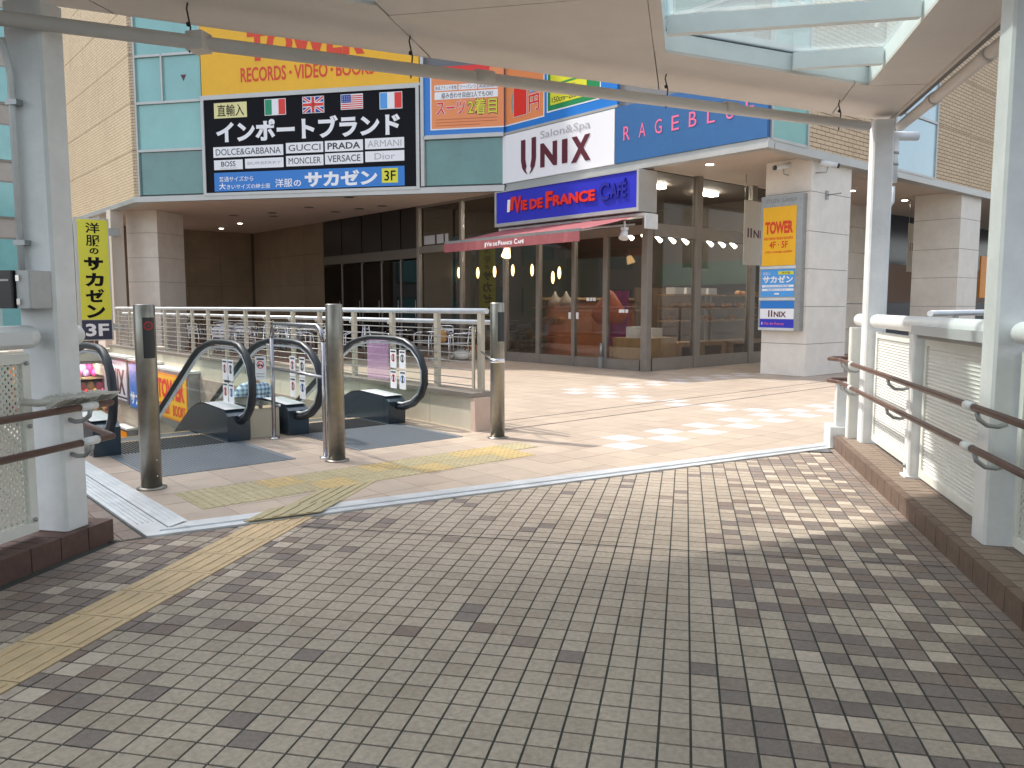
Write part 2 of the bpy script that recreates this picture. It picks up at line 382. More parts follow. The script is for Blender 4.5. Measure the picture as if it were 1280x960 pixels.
# ================================================================ ground and decks
NX, NY, C_OUT, C_IN = -.1933, -.9811, 8.132, 7.915
solo(G().box(-250, 250, -250, 250, -6.3, -6.2), "street_ground", ASPH, kind='structure')
# footbridge deck, paved with 100 mm square pavers on the bridge grid
bridge = Thing("bridge_floor", None, None, base=(-.9, 3, 0), frame=BF, kind='structure')
BN = (w2b(*(Vector((CAM.x, CAM.y)) + Vector((NX, NY)))))          # normal of the diagonal edge on the bridge grid
BC = -(C_OUT - (NX * CAM.x + NY * CAM.y))                          # plaza lies on the far side
# on the bridge side: n.(x,y) >= C_OUT  ->  in bridge coordinates  n_b.(p,q) >= C_OUT - n.CAM
nb = Vector(BN); cb = C_OUT - (NX * CAM.x + NY * CAM.y)
def bside(poly, off=0): return clip(poly, -nb.x, -nb.y, -(cb + off))
XL = -11.62                                                        # outer line of the strip's left leg (X = const)
nl = Vector(w2b(CAM.x + 1, CAM.y)); cl = XL - CAM.x                # n.(p,q) = X - CAM.x
deck = [(-3.9, -7), (1.75, -7), (1.75, 8.6), (-3.9, 8.6)]
d1 = bside(deck)
gg = G(BF); gg.prism(d1, -.4, -.004); gg.put("deck_slab", GROUT, bridge)
# left of the strip's left leg the deck runs on as brown pavers
dl = clip([(-6.2, 3.9), (-2.9, 3.9), (-2.9, 8), (-6.2, 8)], nl.x, nl.y, cl)
dl2 = clip(dl, nb.x, nb.y, cb)
gg = G(BF); gg.prism(dl2, -.4, -.004); gg.put("deck_slab", GROUT, bridge)
TS = .1; cells = []
camf = Vector((math.sin(R(12.2)), math.cos(R(12.2)))); camr = Vector((math.cos(R(12.2)), -math.sin(R(12.2))))
jq = 4.43
def tone(p, q):
    e = min(1, max(0, (abs(p + .85) - .75) / 1.1)); pr = .035 + .80 * e * e * (3 - 2 * e)
    r = random.random()
    if p > 1.22: return random.choice([5, 5, 3, 2, 5, 3])
    if p < -2.95: return random.choice([5, 2, 5, 3, 1])
    if r > pr: return 0 if random.random() < .8 else (4 if e > .5 else 1)
    return random.choice([2, 5, 2, 3, 5, 4 if e > .5 else 2, 1])
rng = random.Random(3)
i0, i1 = -33, 13
for i in range(-32, 14):
    for j in range(8, 84):
        p0, q0 = .043 + i * TS, .005 + j * TS
        cx, cy = p0 + .05, q0 + .05
        if -2.605 < cx < -2.315 and (p0 > -2.613 and p0 + TS < -2.307): continue
        if cx < -3.2 or cx > 1.40: continue
        g0 = .0035; gq = g0 if abs(q0 - jq) > .06 else .0035
        poly = bside([(p0 + .0042, q0 + .0040), (p0 + TS - .0042, q0 + .0040), (p0 + TS - .0042, q0 + TS - .0040), (p0 + .0042, q0 + TS - .0040)], .012)
        if p0 < -2.46 < p0 + TS + .1 and p0 < -2.613 < p0 + TS: pass
        if p0 + TS > -2.614 and cx < -2.56: poly = clip(poly, 1, 0, -2.614)
        elif p0 < -2.306 and cx > -2.36: poly = clip(poly, -1, 0, 2.306)
        if area(poly) < .0006: continue
        # left leg of the strip: skip what lies right of it beyond the corner
        d = camf.x * cx + camf.y * cy; r = camr.x * cx + camr.y * cy
        vis = d > 1.9 and abs(r / d) < .66 and 1.35 / d > -.385 and d > 1350 / 590
        cells.append((d if vis else 99, poly, cx, cy, tone(cx, cy)))
cells.sort(key=lambda c: c[0])
full = {}
for k, m in enumerate(TONES):
    g = G(BF); g.box(-.0458, .0458, -.0460, .0460, -.012, 0, bottom=False); full[k] = g.mesh("paver", m, BF.inverted())
rest = G(BF); nn = 0; rot = BF.to_3x3().to_4x4()
for d, poly, cx, cy, tn in cells:
    if nn < 299 and len(poly) == 4 and area(poly) > .0083:
        nn += 1; o = bpy.data.objects.new("paver", full[tn]); col.objects.link(o); o.parent = bridge.o
        o.matrix_local = bridge.inv @ BF @ Matrix.Translation((cx, cy, rng.uniform(-.0012, 0))) @ Matrix.Rotation(R(rng.uniform(-.35, .35)), 4, 'Z')
    else:
        rest.mi = tn; rest.prism(poly, -.012, rng.uniform(-.0012, 0), bottom=False)
rest.put("paver_field", TONES, bridge, kind='stuff')
# brown pavers beside the strip's left leg
g = G(BF)
for i in range(-40, 30):
    for j in range(-30, 60):
        # laid square to the strip: convert a world-grid brick to bridge coordinates
        x0 = XL - .012 - (i + 1) * .105; y0 = -7.6 + j * .205 + (.1 if i % 2 else 0)
        if i < 0 or x0 < -14: continue
        quad = [w2b(*v) for v in ((x0, y0), (x0 + .099, y0), (x0 + .099, y0 + .199), (x0, y0 + .199))]
        quad = clip(quad, 0, -1, -3.93)
        pp = clip(quad, nb.x, nb.y, cb + .0) if quad else []
        if area(pp) > .002: g.mi = rng.choice([0, 1, 1, 2]); g.prism(pp, -.012, rng.uniform(-.001, 0), bottom=False)
g.put("paver_field", [KERBT, TONES[3], TONES[5]], bridge, kind='stuff')
# expansion joint cover: a thin dark steel strip across the deck
g = G(BF); g.box(-2.28, 1.39, jq - .004, jq + .004, -.004, .0012); g.put("expansion_joint", DARKM, bridge)

# tactile guide strip on the deck: 300 mm blocks with four raised bars
tg = Thing("tactile_guide_strip", "tan tactile strip of barred blocks running diagonally over the grey bridge pavers", "tactile paving", base=(-2.46, 3.5, 0), frame=BF)
def barblock(m):
    g = G(BF); g.box(-.147, .147, -.147, .147, -.012, .002, bottom=False)
    for a in (-.105, -.035, .035, .105): g.xprism([(-.132, .002), (.132, .002), (.127, .006), (-.127, .006)], a - .012, a + .012)
    return g.mesh("tactile_block", m, BF.inverted())
bb = barblock(YEL)
for k in range(0, 12):
    q = 4.57 - k * .3
    o = bpy.data.objects.new("tactile_block", bb); col.objects.link(o); o.parent = tg.o
    o.matrix_local = tg.inv @ BF @ Matrix.Translation((-2.46, q, 0))
g = G(BF); pl = bside([(-2.61, 4.722), (-2.31, 4.722), (-2.31, 5.4), (-2.61, 5.4)], .006); g.prism(pl, -.012, .003)
for a in (-2.56, -2.495, -2.43, -2.365):
    g.prism(bside([(a - .012, 4.74), (a + .012, 4.74), (a + .012, 5.4), (a - .012, 5.4)], .02), .003, .007)
g.put("cut_block", YEL, tg)
g = G(BF)   # barred sheet riding over the metal strip
def band(p0, p1, e0, e1): # between offsets of the diagonal
    return clip(clip([(p0, 4.2), (p1, 4.2), (p1, 7), (p0, 7)], -nb.x, -nb.y, -(cb + e0)), nb.x, nb.y, cb + e1)
g.prism(band(-2.64, -2.28, -.235, .004), .02, .026)
for a in (-2.58, -2.50, -2.42, -2.34): g.prism(band(a - .013, a + .013, -.23, -.004), .026, .031)
g.put("ramp_sheet", YELG, tg)

# aluminium expansion cover along the diagonal and the left leg
st = Thing("expansion_cover_strip", "bright aluminium cover strip along the diagonal joint between bridge pavers and plaza tiles", "floor strip", base=(-8.6, -6.6, 0))
def diag(off, x): return (x, (C_OUT - off - NX * x) / NY)
def strip_poly(o0, o1, x0, x1): return [diag(o0, x0), diag(o0, x1), diag(o1, x1), diag(o1, x0)]
x_end = -5.62
g = G()
for (a, b, z) in ((0, .095, .010), (.1, .217, .014)):
    g.prism([diag(a, XL + a * 1.2), diag(a, x_end), diag(b, x_end), diag(b, XL + b * 1.2)], -.01, z)
g.prism([diag(.075, XL + .09), diag(.075, x_end), diag(.10, x_end), diag(.10, XL + .12)], .0, .019)
g.put("diagonal_plate", ALU, st)
g = G()
for (a, b, z) in ((0, .15, .010), (.157, .295, .014)):
    ya = diag(a * .72, XL + a)[1] + .004; yb = diag(b * .72, XL + b)[1] + .004
    g.prism([(XL + a, ya), (XL + b, yb), (XL + b, -3.05), (XL + a, -3.05)], -.01, z)
for a in (.03, .06, .09, .12, .19, .225, .26): g.prism([(XL + a, -5.7), (XL + a + .006, -5.7), (XL + a + .006, -3.06), (XL + a, -3.06)], .008, .0165)
g.put("side_plate", ALU, st)

# plaza: tiles on the building grid
plaza = Thing("plaza_floor", None, None, base=(-6, -4, 0), kind='structure')
WX0, WX1, WY0, WY1 = -11.27, -7.72, -3.2, 10.3
def pside(poly, off=0): return clip(poly, NX, NY, C_IN - off)
g = G()
for poly in ([(-11.32, -7.6), (WX1, -7.6), (WX1, WY0 + .9), (-11.32, WY0 + .9)], [(WX1, -7.6), (13, -7.6), (13, 30), (WX1, 30)]):
    g.prism(pside(poly), -.4, -.0025)
g.prism([(-16, WY1 + .05), (WX1, WY1 + .05), (WX1, 30), (-16, 30)], -.05, -.0025)
g.put("plaza_slab", GROUTP, plaza)
P = 1 / 3; PX, PY = -4.165 - P / 2, -5.77 - P / 2
cells = []
for i in range(-22, 48):
    for j in range(-5, 38):
        x0, y0 = PX + i * P, PY + j * P; cx, cy = x0 + P / 2, y0 + P / 2
        if cx < -11.32 or cy < -7.5 or cx > 10: continue
        if WX0 - .2 < cx < WX1 + .3 and cy > -3.1: continue
        if cx > -.1 and cy > -.1 and cy < 8 and cx < 6: continue
        jy = .010 if abs(cy + 3.7) < P / 2 else .0026
        a, b = max(x0 + .0026, -11.318), x0 + P - .0026
        poly = pside([(a, y0 + jy), (b, y0 + jy), (b, y0 + P - .0026), (a, y0 + P - .0026)], .006)
        # cut out the landing plates and the tactile band
        if -4.31 < cy < -3.1 and (-11.1 < cx < -9.9 or -9.36 < cx < -8.08): continue
        if area(poly) < .004: continue
        white = ((j in (0, 1) and -9 <= i <= 8) or (j in (11, 12) and -0 <= i <= 16) or (i in (0, 1) and 2 <= j <= 10)) and (i + j) % 2 == 1
        if j in (2,) and i == 1: white = True
        v = Vector((cx, cy)) - Vector((CAM.x, CAM.y)); d = v.x * .652 + v.y * .758; r = v.x * .758 - v.y * .652
        vis = d > 0 and abs(r / d) < .66 and not (cx < -7.7 and cy > -3) and not (cx > -3.5 and cy < -6)
        n_ = [(0, 0), (P, 0), (0, P)]
        cells.append((d if vis else 99, poly, cx, cy, 3 if white else rng.choice([0, 1, 2, 0, 1])))
cells.sort(key=lambda c: c[0]); rest = G(); nn = 0; cache = {}
for d, poly, cx, cy, tn in cells:
    if nn < 299 and d < 90:
        nn += 1; g = G(); ox, oy = poly[0]
        key = (tn, tuple((round(x - ox, 3), round(y - oy, 3)) for x, y in poly))
        if key not in cache:
            g.prism([(x - ox, y - oy) for x, y in poly], -.012, 0, bottom=False); cache[key] = g.mesh("tile", PT[tn], WF)
        o = bpy.data.objects.new("tile", cache[key]); col.objects.link(o); o.parent = plaza.o
        o.matrix_local = plaza.inv @ Matrix.Translation((ox, oy, rng.uniform(-.0008, 0)))
    else:
        rest.mi = tn; rest.prism(poly, -.012, rng.uniform(-.0008, 0), bottom=False)
rest.put("tile_field", PT, plaza, kind='stuff')
g = G(); g.box(-7.4, -.3, 6.9, 19.2, -.002, .001); g.put("terrace_paving", mat("terrace_tile", (.34, .19, .14), .5, n=.15, ns=3), plaza)
# drain slot covers across the plaza
g = G()
for y in (-3.72, -4.24): g.box(-7.6, 2.2, y - .008, y + .008, -.01, .002)
g.put("slot_drain", DARKM, plaza)
# barred guide blocks on the plaza and the dotted warning band
tp = Thing("tactile_warning_band", "mottled olive and orange tactile dots in front of the escalators", "tactile paving", base=(-9.5, -5.3, 0))
def dotblock(m):
    g = G(); g.box(-.148, .148, -.148, .148, -.01, .003, bottom=False)
    for a in range(5):
        for b in range(5):
            x, y = -.12 + a * .06, -.12 + b * .06
            i = len(g.v); r0, r1 = .017, .009
            g.v += [(x + r0 * c, y + r0 * s, .003) for c, s in ((1, 0), (0, 1), (-1, 0), (0, -1))] + [(x + r1 * c, y + r1 * s, .008) for c, s in ((1, 0), (0, 1), (-1, 0), (0, -1))]
            for k in range(4): g.f.append([i + k, i + (k + 1) % 4, i + 4 + (k + 1) % 4, i + 4 + k]); g.fm.append(0); g.sm.append(False)
            g.f.append([i + 4, i + 5, i + 6, i + 7]); g.fm.append(0); g.sm.append(False)
    return g.mesh("dot_block", m, WF)
DB = {k: dotblock(m) for k, m in (('y', YELG), ('o', YELB))}
pat = ["yyyoyyoyyoy", "yyoyyoyyooy"]
for r in range(2):
    for k in range(11):
        x = -10.99 + k * .3; y = -5.41 + (r) * .3
        if k == 10 and r == 0: continue
        o = bpy.data.objects.new("dot_block", DB[pat[r][k]]); col.objects.link(o); o.parent = tp.o
        o.matrix_local = tp.inv @ Matrix.Translation((x, y, 0))
ins = C_IN
g = G(BF)
def pband(p0, p1):
    # bridge-grid band between the strip and the warning dots
    poly = clip([(p0, 4.5), (p1, 4.5), (p1, 7), (p0, 7)], nb.x, nb.y, cb - .222)
    ny = Vector(w2b(CAM.x, CAM.y + 1)); return clip(poly, ny.x, ny.y, -5.562 - CAM.y)
g.prism(pband(-2.61, -2.31), -.01, .003)
for a in (-2.56, -2.495, -2.43, -2.365): g.prism(pband(a - .012, a + .012), .003, .008)
g.put("guide_block", YELG, tp)

# kerbs of the bridge: upright brown nosing tiles with smaller tiles on top
def kerb(name, label, p0, p1, q0, q1, side, ma, mb, L=.1):
    t = Thing(name, label, "kerb", base=((p0 + p1) / 2, (q0 + q1) / 2, 0), frame=BF)
    G(BF).box(p0 + .01, p1 - .01, q0 + .01, q1 - .01, -.3, .114).put("core", DARKM if 0 else GROUT, t)
    face = p0 if side > 0 else p1
    n = int((q1 - q0) / .2); gN = G(BF)
    if side > 0: gN.prism([(0, -.0965), (.05, -.0965), (.05, .0965), (0, .0965)], -.02, .12)
    else: gN.prism([(-.05, -.0965), (0, -.0965), (0, .0965), (-.05, .0965)], -.02, .12)
    mN = gN.mesh("nosing_tile", ma, BF.inverted())
    gT = G(BF); wd = (p1 - p0 - .055) / 2
    gT.box(-wd / 2 + .0025, wd / 2 - .0025, -.0455, .0455, .1, .119, bottom=False); mT = gT.mesh("top_tile", mb, BF.inverted())
    for k in range(n):
        o = bpy.data.objects.new("nosing_tile", mN); col.objects.link(o); o.parent = t.o
        o.matrix_local = t.inv @ BF @ Matrix.Translation((face, q1 - .1 - k * .2, 0))
    for k in range(n * 2):
        if q1 - k * .1 < 1.5: break
        for c in (0, 1):
            o = bpy.data.objects.new("top_tile", mT); col.objects.link(o); o.parent = t.o
            x = (p0 + .053 + wd * (c + .5)) if side > 0 else (p1 - .053 - wd * (c + .5))
            o.matrix_local = t.inv @ BF @ Matrix.Translation((x, q1 - .05 - k * .1, rng.uniform(-.001, 0)))
    return t
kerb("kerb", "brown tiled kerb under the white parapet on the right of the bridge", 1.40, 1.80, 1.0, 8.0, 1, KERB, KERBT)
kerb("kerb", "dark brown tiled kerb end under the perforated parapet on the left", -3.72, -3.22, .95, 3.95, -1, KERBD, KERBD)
dg = Thing("floor_drain", "small dark drain grate at the far end of the right kerb", "drain", base=(1.24, 7.86, 0), frame=BF)
G(BF).box(1.13, 1.35, 7.72, 7.95, -.01, .0035).put("frame", DARKM, dg)
for k in range(8): G(BF).box(1.145, 1.335, 7.735 + k * .026, 7.748 + k * .026, .0035, .008).put("bar", GREYM, dg)

# ================================================================ the brick shopping building
bld = Thing("shopping_building", "tan brick corner building with teal glass, shaded arcade and glazed cafe corner", "building", base=(0, 0, 0))
SZ = 4.10       # arcade soffit height
QA = 18.73; XB = -.55; YD = -3.1; XLW = -6.58
PA0, PA1 = -14.15, -4.24
cornL = b2w(PA0, QA); cornA = b2w(PA1, QA)
ZR = [4.15, 5.36, 6.56, 7.76, 8.96, 10.16, 11.3]
# brick panels of the left wall (faces -X)
def panel(g, name, m, th=bld): return g.put(name, m, th)
for r in range(6):
    for k in range(5):
        y0 = cornL[1] + .0 + k * 1.5
        panel(G().box(XLW, XLW + .3, y0 + .006, min(y0 + 1.494, cornL[1] + 7.45), ZR[r] + .007, ZR[r + 1] - .007), "brick_panel", BR_L)
G().box(XLW + .02, XLW + .28, cornL[1], cornL[1] + 7.4, ZR[0], ZR[6]).put("wall_core", mat("joint_dark", (.12, .09, .06), .9), bld)
G().box(XLW - .03, XLW + .3, cornL[1] - .02, cornL[1] + 7.5, 4.03, 4.15).put("wall_edge_trim", FASC, bld)
# brick return at the left end of facade A
for r in range(6): panel(G(BF).box(PA0, PA0 + .17, QA - .0, QA + .28, ZR[r] + .007, ZR[r + 1] - .007), "brick_panel", BR_L)
# facade A: teal glass bays between the return and the sign boards
MULW = .05
def bay(fr, x0, x1, y, z0, z1, m, name="spandrel_pane"):
    """pane in a frame, on plane y facing -y of frame fr"""
    G(fr).box(x0 + .02, x1 - .02, y + .03, y + .06, z0 + .02, z1 - .02).put(name, m, bld)
    G(fr).box(x0 - .02, x0 + .025, y - .03, y + .07, z0, z1).put("mullion", FASC, bld)
    G(fr).box(x0 + .025, x1 - .02, y - .025, y + .07, z1 - .03, z1 + .03).put("mullion", FASC, bld)
aL, aR = PA0 + .17, -12.10
for z0, z1, m in ((4.2, 5.33, TEALD), (5.33, 6.53, TEAL), (7.7, 8.9, TEAL), (8.9, 10.1, TEAL), (10.1, 11.25, TEAL)):
    bay(BF, aL, aR, QA, z0, z1, m)
bay(BF, aL, aL + .78, QA, 6.53, 7.7, TEAL); bay(BF, aL + .78, aR, QA, 6.53, 7.7, TEAL)
g = G(BF); ct = (-12.6, 7.12); g.face([(ct[0] - .08, QA + .025, ct[1] + .07), (ct[0], QA + .025, ct[1] - .09), (ct[0] + .08, QA + .025, ct[1] + .07)]); g.put("access_mark", MAR, bld)
bay(BF, -6.2, PA1, QA, 4.2, 5.36, TEALD)
for z0, z1 in ((7.0, 8.2), (8.2, 9.7), (9.7, 11.25)):
    for k in range(4):
        x0 = -12.1 + k * 1.965; bay(BF, x0, x0 + 1.965, QA, z0 + 1.0 if z0 == 7 else z0, z1, TEAL) if z0 > 7 else None
G(BF).box(PA0, PA1 + .06, QA + .08, QA + .4, 4.15, 11.3).put("wall_core", mat("core_grey", (.2, .2, .2), .9), bld)
G(BF).box(PA0, PA1 + .02, QA - .06, QA + .12, 4.03, 4.17).put("fascia_sill", FASC, bld)
# facade B (cafe side) core and sill
G().box(XB + .06, XB + .5, YD + .3, cornA[1], 4.2, 11.3).put("wall_core", MATS["core_grey"], bld)
g = G(); g.box(XB - .05, XB + .15, YD - .03, cornA[1] - .05, 4.03, 4.12); g.box(XB - .02, XB + .15, YD - .02, cornA[1] - .05, 4.123, 4.2); g.put("fascia_sill", FASC, bld)
for k in range(7):
    for r in range(3):
        y0 = -3.0 + k * .98; z0 = 6.75 + r * 1.5
        G().box(XB, XB + .03, y0 + .03, y0 + .95, z0 + .03, z0 + 1.46).put("spandrel_pane", (TEAL, TEALD, SKYG)[(k + r) % 3], bld)
G().box(XB + .02, XB + .08, YD, cornA[1] - .02, 6.7, 11.28).put("curtain_frame", FASC, bld)
# facade D (right side, faces -Y)
G().box(XB + .02, 26, YD + .05, YD + .35, 4.2, 11.3).put("wall_core", MATS["joint_dark"], bld)
g = G(); g.box(XB + .16, 26, YD - .04, YD + .2, 4.03, 4.12); g.box(XB + .16, 26, YD - .015, YD + .2, 4.123, 4.19); g.put("fascia_sill", FASC, bld)
def dbay(x0, x1, z0, z1, m):
    G().box(x0 + .03, x1 - .03, YD + .0, YD + .045, z0 + .03, z1 - .03).put("spandrel_pane", m, bld)
    for a in (x0, x1): G().box(a - .025, a + .025, YD - .03, YD + .06, z0, z1).put("mullion", FASC, bld)
    G().box(x0 + .025, x1 - .025, YD - .025, YD + .06, z0 - .02, z0 + .03).put("mullion", FASC, bld)
for r in range(6):
    z0, z1 = ZR[r] + .04, ZR[r + 1] + .04
    dbay(XB + .08, .72, z0, z1, TEAL); dbay(4.2, 6.25, z0, z1, SKYG)
    for x0, x1 in ((.76, 2.46), (2.46, 4.16), (6.29, 8.2), (8.2, 10.1), (10.1, 12), (12, 14), (14, 16), (16, 18.5), (18.5, 21), (21, 23.5), (23.5, 26)):
        panel(G().box(x0 + .006, x1 - .006, YD - .0, YD + .05, z0 + .006, z1 - .006), "brick_panel", BR_D)
# soffit of the arcade
sof = G()
poly = [cornL, cornA, (XB, cornA[1]), (XB, YD), (16, YD), (16, 2.5), (-.0, 2.5), (-.0, 19.3), (XLW, 19.3)]
i = len(sof.v)
sof.prism([(XLW + .02, cornL[1] + .05), (cornA[0], cornA[1] + .05), (XB + .05, cornA[1]), (XB + .05, YD + .06), (26, YD + .06), (26, .3), (5.5, .3), (5.5, -.0), (-.0, -.0), (-.0, 19.3), (XLW + .02, 19.3)], SZ, SZ + .04)
sof.put("arcade_soffit", CEIL, bld)
def hatch(x0, x1, y0, y1): G().box(x0, x1, y0, y1, SZ - .006, SZ + .002).put("soffit_hatch", mat("hatch", (.58, .49, .42), .7), bld)
hatch(-.35, .35, -2.75, -2.05); hatch(4, 4.6, -2.4, -1.8)
for x, y in ((-4.47, 16.1), (-1.95, 17.9), (-2.14, 15.74), (.35, -1.27), (8.71, -1.4), (12.86, -.6), (5.95, -1.35)):
    g = G(); g.lathe(x, y, [(.10, SZ - .012), (.10, SZ + .01)], 14); o = g.put("downlight", FASC, bld)
    G().lathe(x, y, [(.075, SZ - .016), (.075, SZ - .0125)], 14).put("lens", LAMPW, bld, parent=o)
for x, y in ((-1.0, 8.6), (-1.15, 9.6), (-1.3, 10.7), (-2.2, 13), (-2.6, 12.2), (-3.2, 13.6), (-2.4, 10.2), (-2.6, 7.6)):
    G().lathe(x, y, [(.14, SZ - .008), (.14, SZ + .01)], 12).put("vent_cap", DARKM, bld)
# stone pilaster under the left corner, and the dark recessed walls behind the terrace
def stone_box(fr, x0, x1, y0, y1, z0, z1, rows, name="pillar", m=STONE, th=None):
    t = th or bld
    core = G(fr).box(x0 + .02, x1 - .02, y0 + .02, y1 - .02, z0, z1).put(name, mat("stone_joint", (.25, .23, .2), .9), t)
    zs = [z0] + list(rows) + [z1]
    for a, b in zip(zs[:-1], zs[1:]):
        G(fr).box(x0 + .03, x1 - .03, y0, y0 + .03, a + .005, b - .005).put("stone_panel", m, t, parent=core)
        G(fr).box(x0 + .03, x1 - .03, y1 - .03, y1, a + .005, b - .005).put("stone_panel", m, t, parent=core)
        G(fr).box(x0, x0 + .03, y0, y1, a + .005, b - .005).put("stone_panel", m, t, parent=core)
        G(fr).box(x1 - .03, x1, y0, y1, a + .005, b - .005).put("stone_panel", m, t, parent=core)
    return core
stone_box(BF, -16.0, -14.98, 20.75, 22.0, -.4, SZ, [.65, 1.33, 2.04, 2.74, 3.45])
stone_box(WF, -6.5, -6.1, 15.6, 16.4, -.4, SZ, [.65, 1.33, 2.04, 2.74, 3.45])
g = G()
for k in range(5):
    for r in range(4): panel(G().box(-6.3 + k * 1.2 + .005, -6.3 + (k + 1) * 1.2 - .005, 19.26, 19.3, r * 1.03 + .005, (r + 1) * 1.03 - .005), "wall_panel", STONED)
G().box(-6.5, 0, 19.3, 19.6, -.3, 4.2).put("back_wall", MATS["joint_dark"], bld)
for k in range(4):
    for r in range(4): panel(G().box(-.2, -.16, 19.25 - (k + 1) * 1.41 + .005, 19.25 - k * 1.41 - .005, r * 1.03 + .005, (r + 1) * 1.03 - .005), "wall_panel", STONED)
G().box(-.15, .1, 13.62, 19.3, -.3, 4.2).put("back_wall", MATS["joint_dark"], bld)
# dark entrance doors Y 8 .. 13.6
ys = [13.6, 12.35, 11.1, 9.95, 8.9, 8.0]
DG = glass("dark_door_glass", (.25, .24, .22), .04)
for a, b in zip(ys[:-1], ys[1:]):
    G().box(-.21, -.19, b + .03, a - .03, 0.03, 2.62).put("entrance_door_glass", DG, bld)
    G().box(-.21, -.19, b + .03, a - .03, 2.95, SZ).put("transom_panel", mat("dark_panel", (.015, .013, .012), .35), bld)
    G().box(-.23, -.15, b - .03, b + .03, 0, 2.7).put("door_stile", FRAME, bld)
    h = G(); h.tube([(-.27, b + .09, .8), (-.27, b + .09, 1.5)], .014, 6); h.put("door_handle", GREYM, bld)
G().box(-.24, -.14, 8.0, 13.6, 2.68, 2.95).put("transom", mat("dim_transom", (.12, .105, .09), .4), bld)
G().box(.9, 1.0, 7.9, 13.7, 0, 4.1).put("lobby_wall", mat("lobby_brown", (.16, .12, .085), .6, n=.1, ns=1), bld)
G().box(.1, 1.0, 7.95, 13.65, 4.105, 4.2).put("lobby_ceiling", MATS["lobby_brown"], bld)
G().box(-.12, 1.0, 13.6, 13.615, 0, 4.1).put("lobby_side", MATS["lobby_brown"], bld)
G().box(-.13, -.10, 8.0, 13.6, 2.95, 4.1).put("transom_backing", MATS["dark_panel"], bld)

# corner column with the sign, and the second column
COLROWS = [.62, 1.33, 2.04, 2.74, 3.47]
stone_box(WF, 1.1, 2.62, -3.0, -2.05, -.0, SZ, COLROWS, "column")
stone_box(WF, 8.15, 9.4, -3.0, -1.9, -.0, SZ, COLROWS, "column")
# D side recess: storefront with frames and tiled wall behind
g = G(); g.box(5.45, 8.6, .0, .12, 2.75, 3.0); g.box(7.2, 7.38, -.02, .12, 0, 4.1); g.box(8.1, 8.36, -.02, .12, 0, 4.1); g.box(5.5, 8.6, 0, .12, 0, .3); g.put("window_frame", mat("window_frame_brown", (.10, .075, .075), .4), bld)
G().box(5.5, 8.3, .05, .07, .3, 4.1).put("window_pane", SHOPG, bld)
for r in range(6): panel(G().box(8.45, 9.6, -.05, .1, r * .7 + .01, r * .7 + .69), "wall_panel", STONE)
G().box(9.6, 26, .3, .5, 0, 4.1).put("dark_shopfront", mat("dim_shop", (.03, .035, .055), .2), bld)
G().box(9.7, 24, .27, .3, 1.45, 2.6).put("shop_band", mat("dim_brown", (.12, .05, .02), .5), bld)
G().box(14.8, 16.2, -1.2, -1.15, 1.6, 2.9).put("orange_panel", ORG, bld)
G().box(6.3, 8.0, .9, .95, .3, 1.1).put("inner_board", WALLC, bld); G().box(6.3, 8.0, .85, .9, 1.35, 2.6).put("inner_poster", SKYG, bld)

# ================================================================ cafe storefront
cafe = Thing("cafe_storefront", "glazed corner cafe front with brown metal frames around the bakery", "shopfront", base=(-.2, -.2, 0))
GX, GY = -.2, -.2
def mullB(y, w=.1, z1=SZ, x=GX): G().bbox(x - .05, x + .07, y - w / 2, y + w / 2, 0, z1).put("mullion", FRAME, cafe)
mb = [8.0, 6.02, 4.25, 3.05, 1.88, .92]
for y in mb: mullB(y, .11 if y in (8.0, 4.25, 3.05, .92) else .09, SZ if y in (8.0, 6.02, 4.25) else 2.84)
G().bbox(GX - .06, GX + .1, GY - .06, GY + .1, 0, SZ).put("corner_post", FRAME, cafe)
for a, b in zip([8.0, 6.02, 4.25, 3.05, 1.88, .92], [6.02, 4.25, 3.05, 1.88, .92, -.1]):
    G().box(GX, GX + .012, b + .05, a - .05, .22, 2.80).put("pane", SHOPG, cafe)
    G().box(GX, GX + .012, b + .05, a - .05, 2.98, SZ - .06).put("upper_pane", SHOPG, cafe)
    G().box(GX - .03, GX + .05, b + .045, a - .045, .0, .22).put("kick_rail", FRAME, cafe)
G().box(GX - .035, GX + .06, -.09, 7.94, 2.80, 2.98).put("transom", FRAME, cafe)
G().box(GX - .03, GX + .06, -.09, 7.94, SZ - .06, SZ).put("head_rail", FRAME, cafe)
for y in (1.88,):
    for s in (-.12, .12):
        g = G(); g.box(GX - .02, GX - .008, y + s - .035, y + s + .035, 1.05, 1.2); g.put("door_sticker", WHT, cafe)
g = G(); g.tube([(GX - .1, .95, .25), (GX - .1, .95, .55)], .03, 6); g.box(GX - .13, GX - .05, .9, 1.0, 0, .25); g.put("door_stay", GREYM, cafe)
for y in (1.45, 1.35, 1.25, .5, .42, .32): G().box(GX - .012, GX - .004, y - .035, y + .035, 1.45 if y > 1 else 1.2, 1.52 if y > 1 else 1.27).put("door_sticker", WHT, cafe)
for a, b in ((7.72, 7.22), (7.12, 6.82), (6.74, 6.6)): G().box(GX - .012, GX - .004, b, a, 3.02, 3.26).put("notice", GRY, cafe)
sd = [1.47, 3.56, 5.5]
for x in sd: G().bbox(x - .1, x + .1, GY - .05, GY + .08, 0, SZ).put("mullion", FRAME, cafe)
for a, b in zip([-.1, 1.47, 3.56], sd):
    G().box(a + .09, b - .09, GY, GY + .012, .26, 2.76).put("pane", SHOPG, cafe)
    G().box(a + .09, b - .09, GY, GY + .012, 3.02, SZ - .04).put("upper_pane", SHOPG, cafe)
    G().box(a + .08, b - .08, GY - .03, GY + .05, 0, .26).put("kick_rail", FRAME, cafe)
    G().box(a + .08, b - .08, GY - .035, GY + .06, 2.76, 3.02).put("transom", FRAME, cafe)
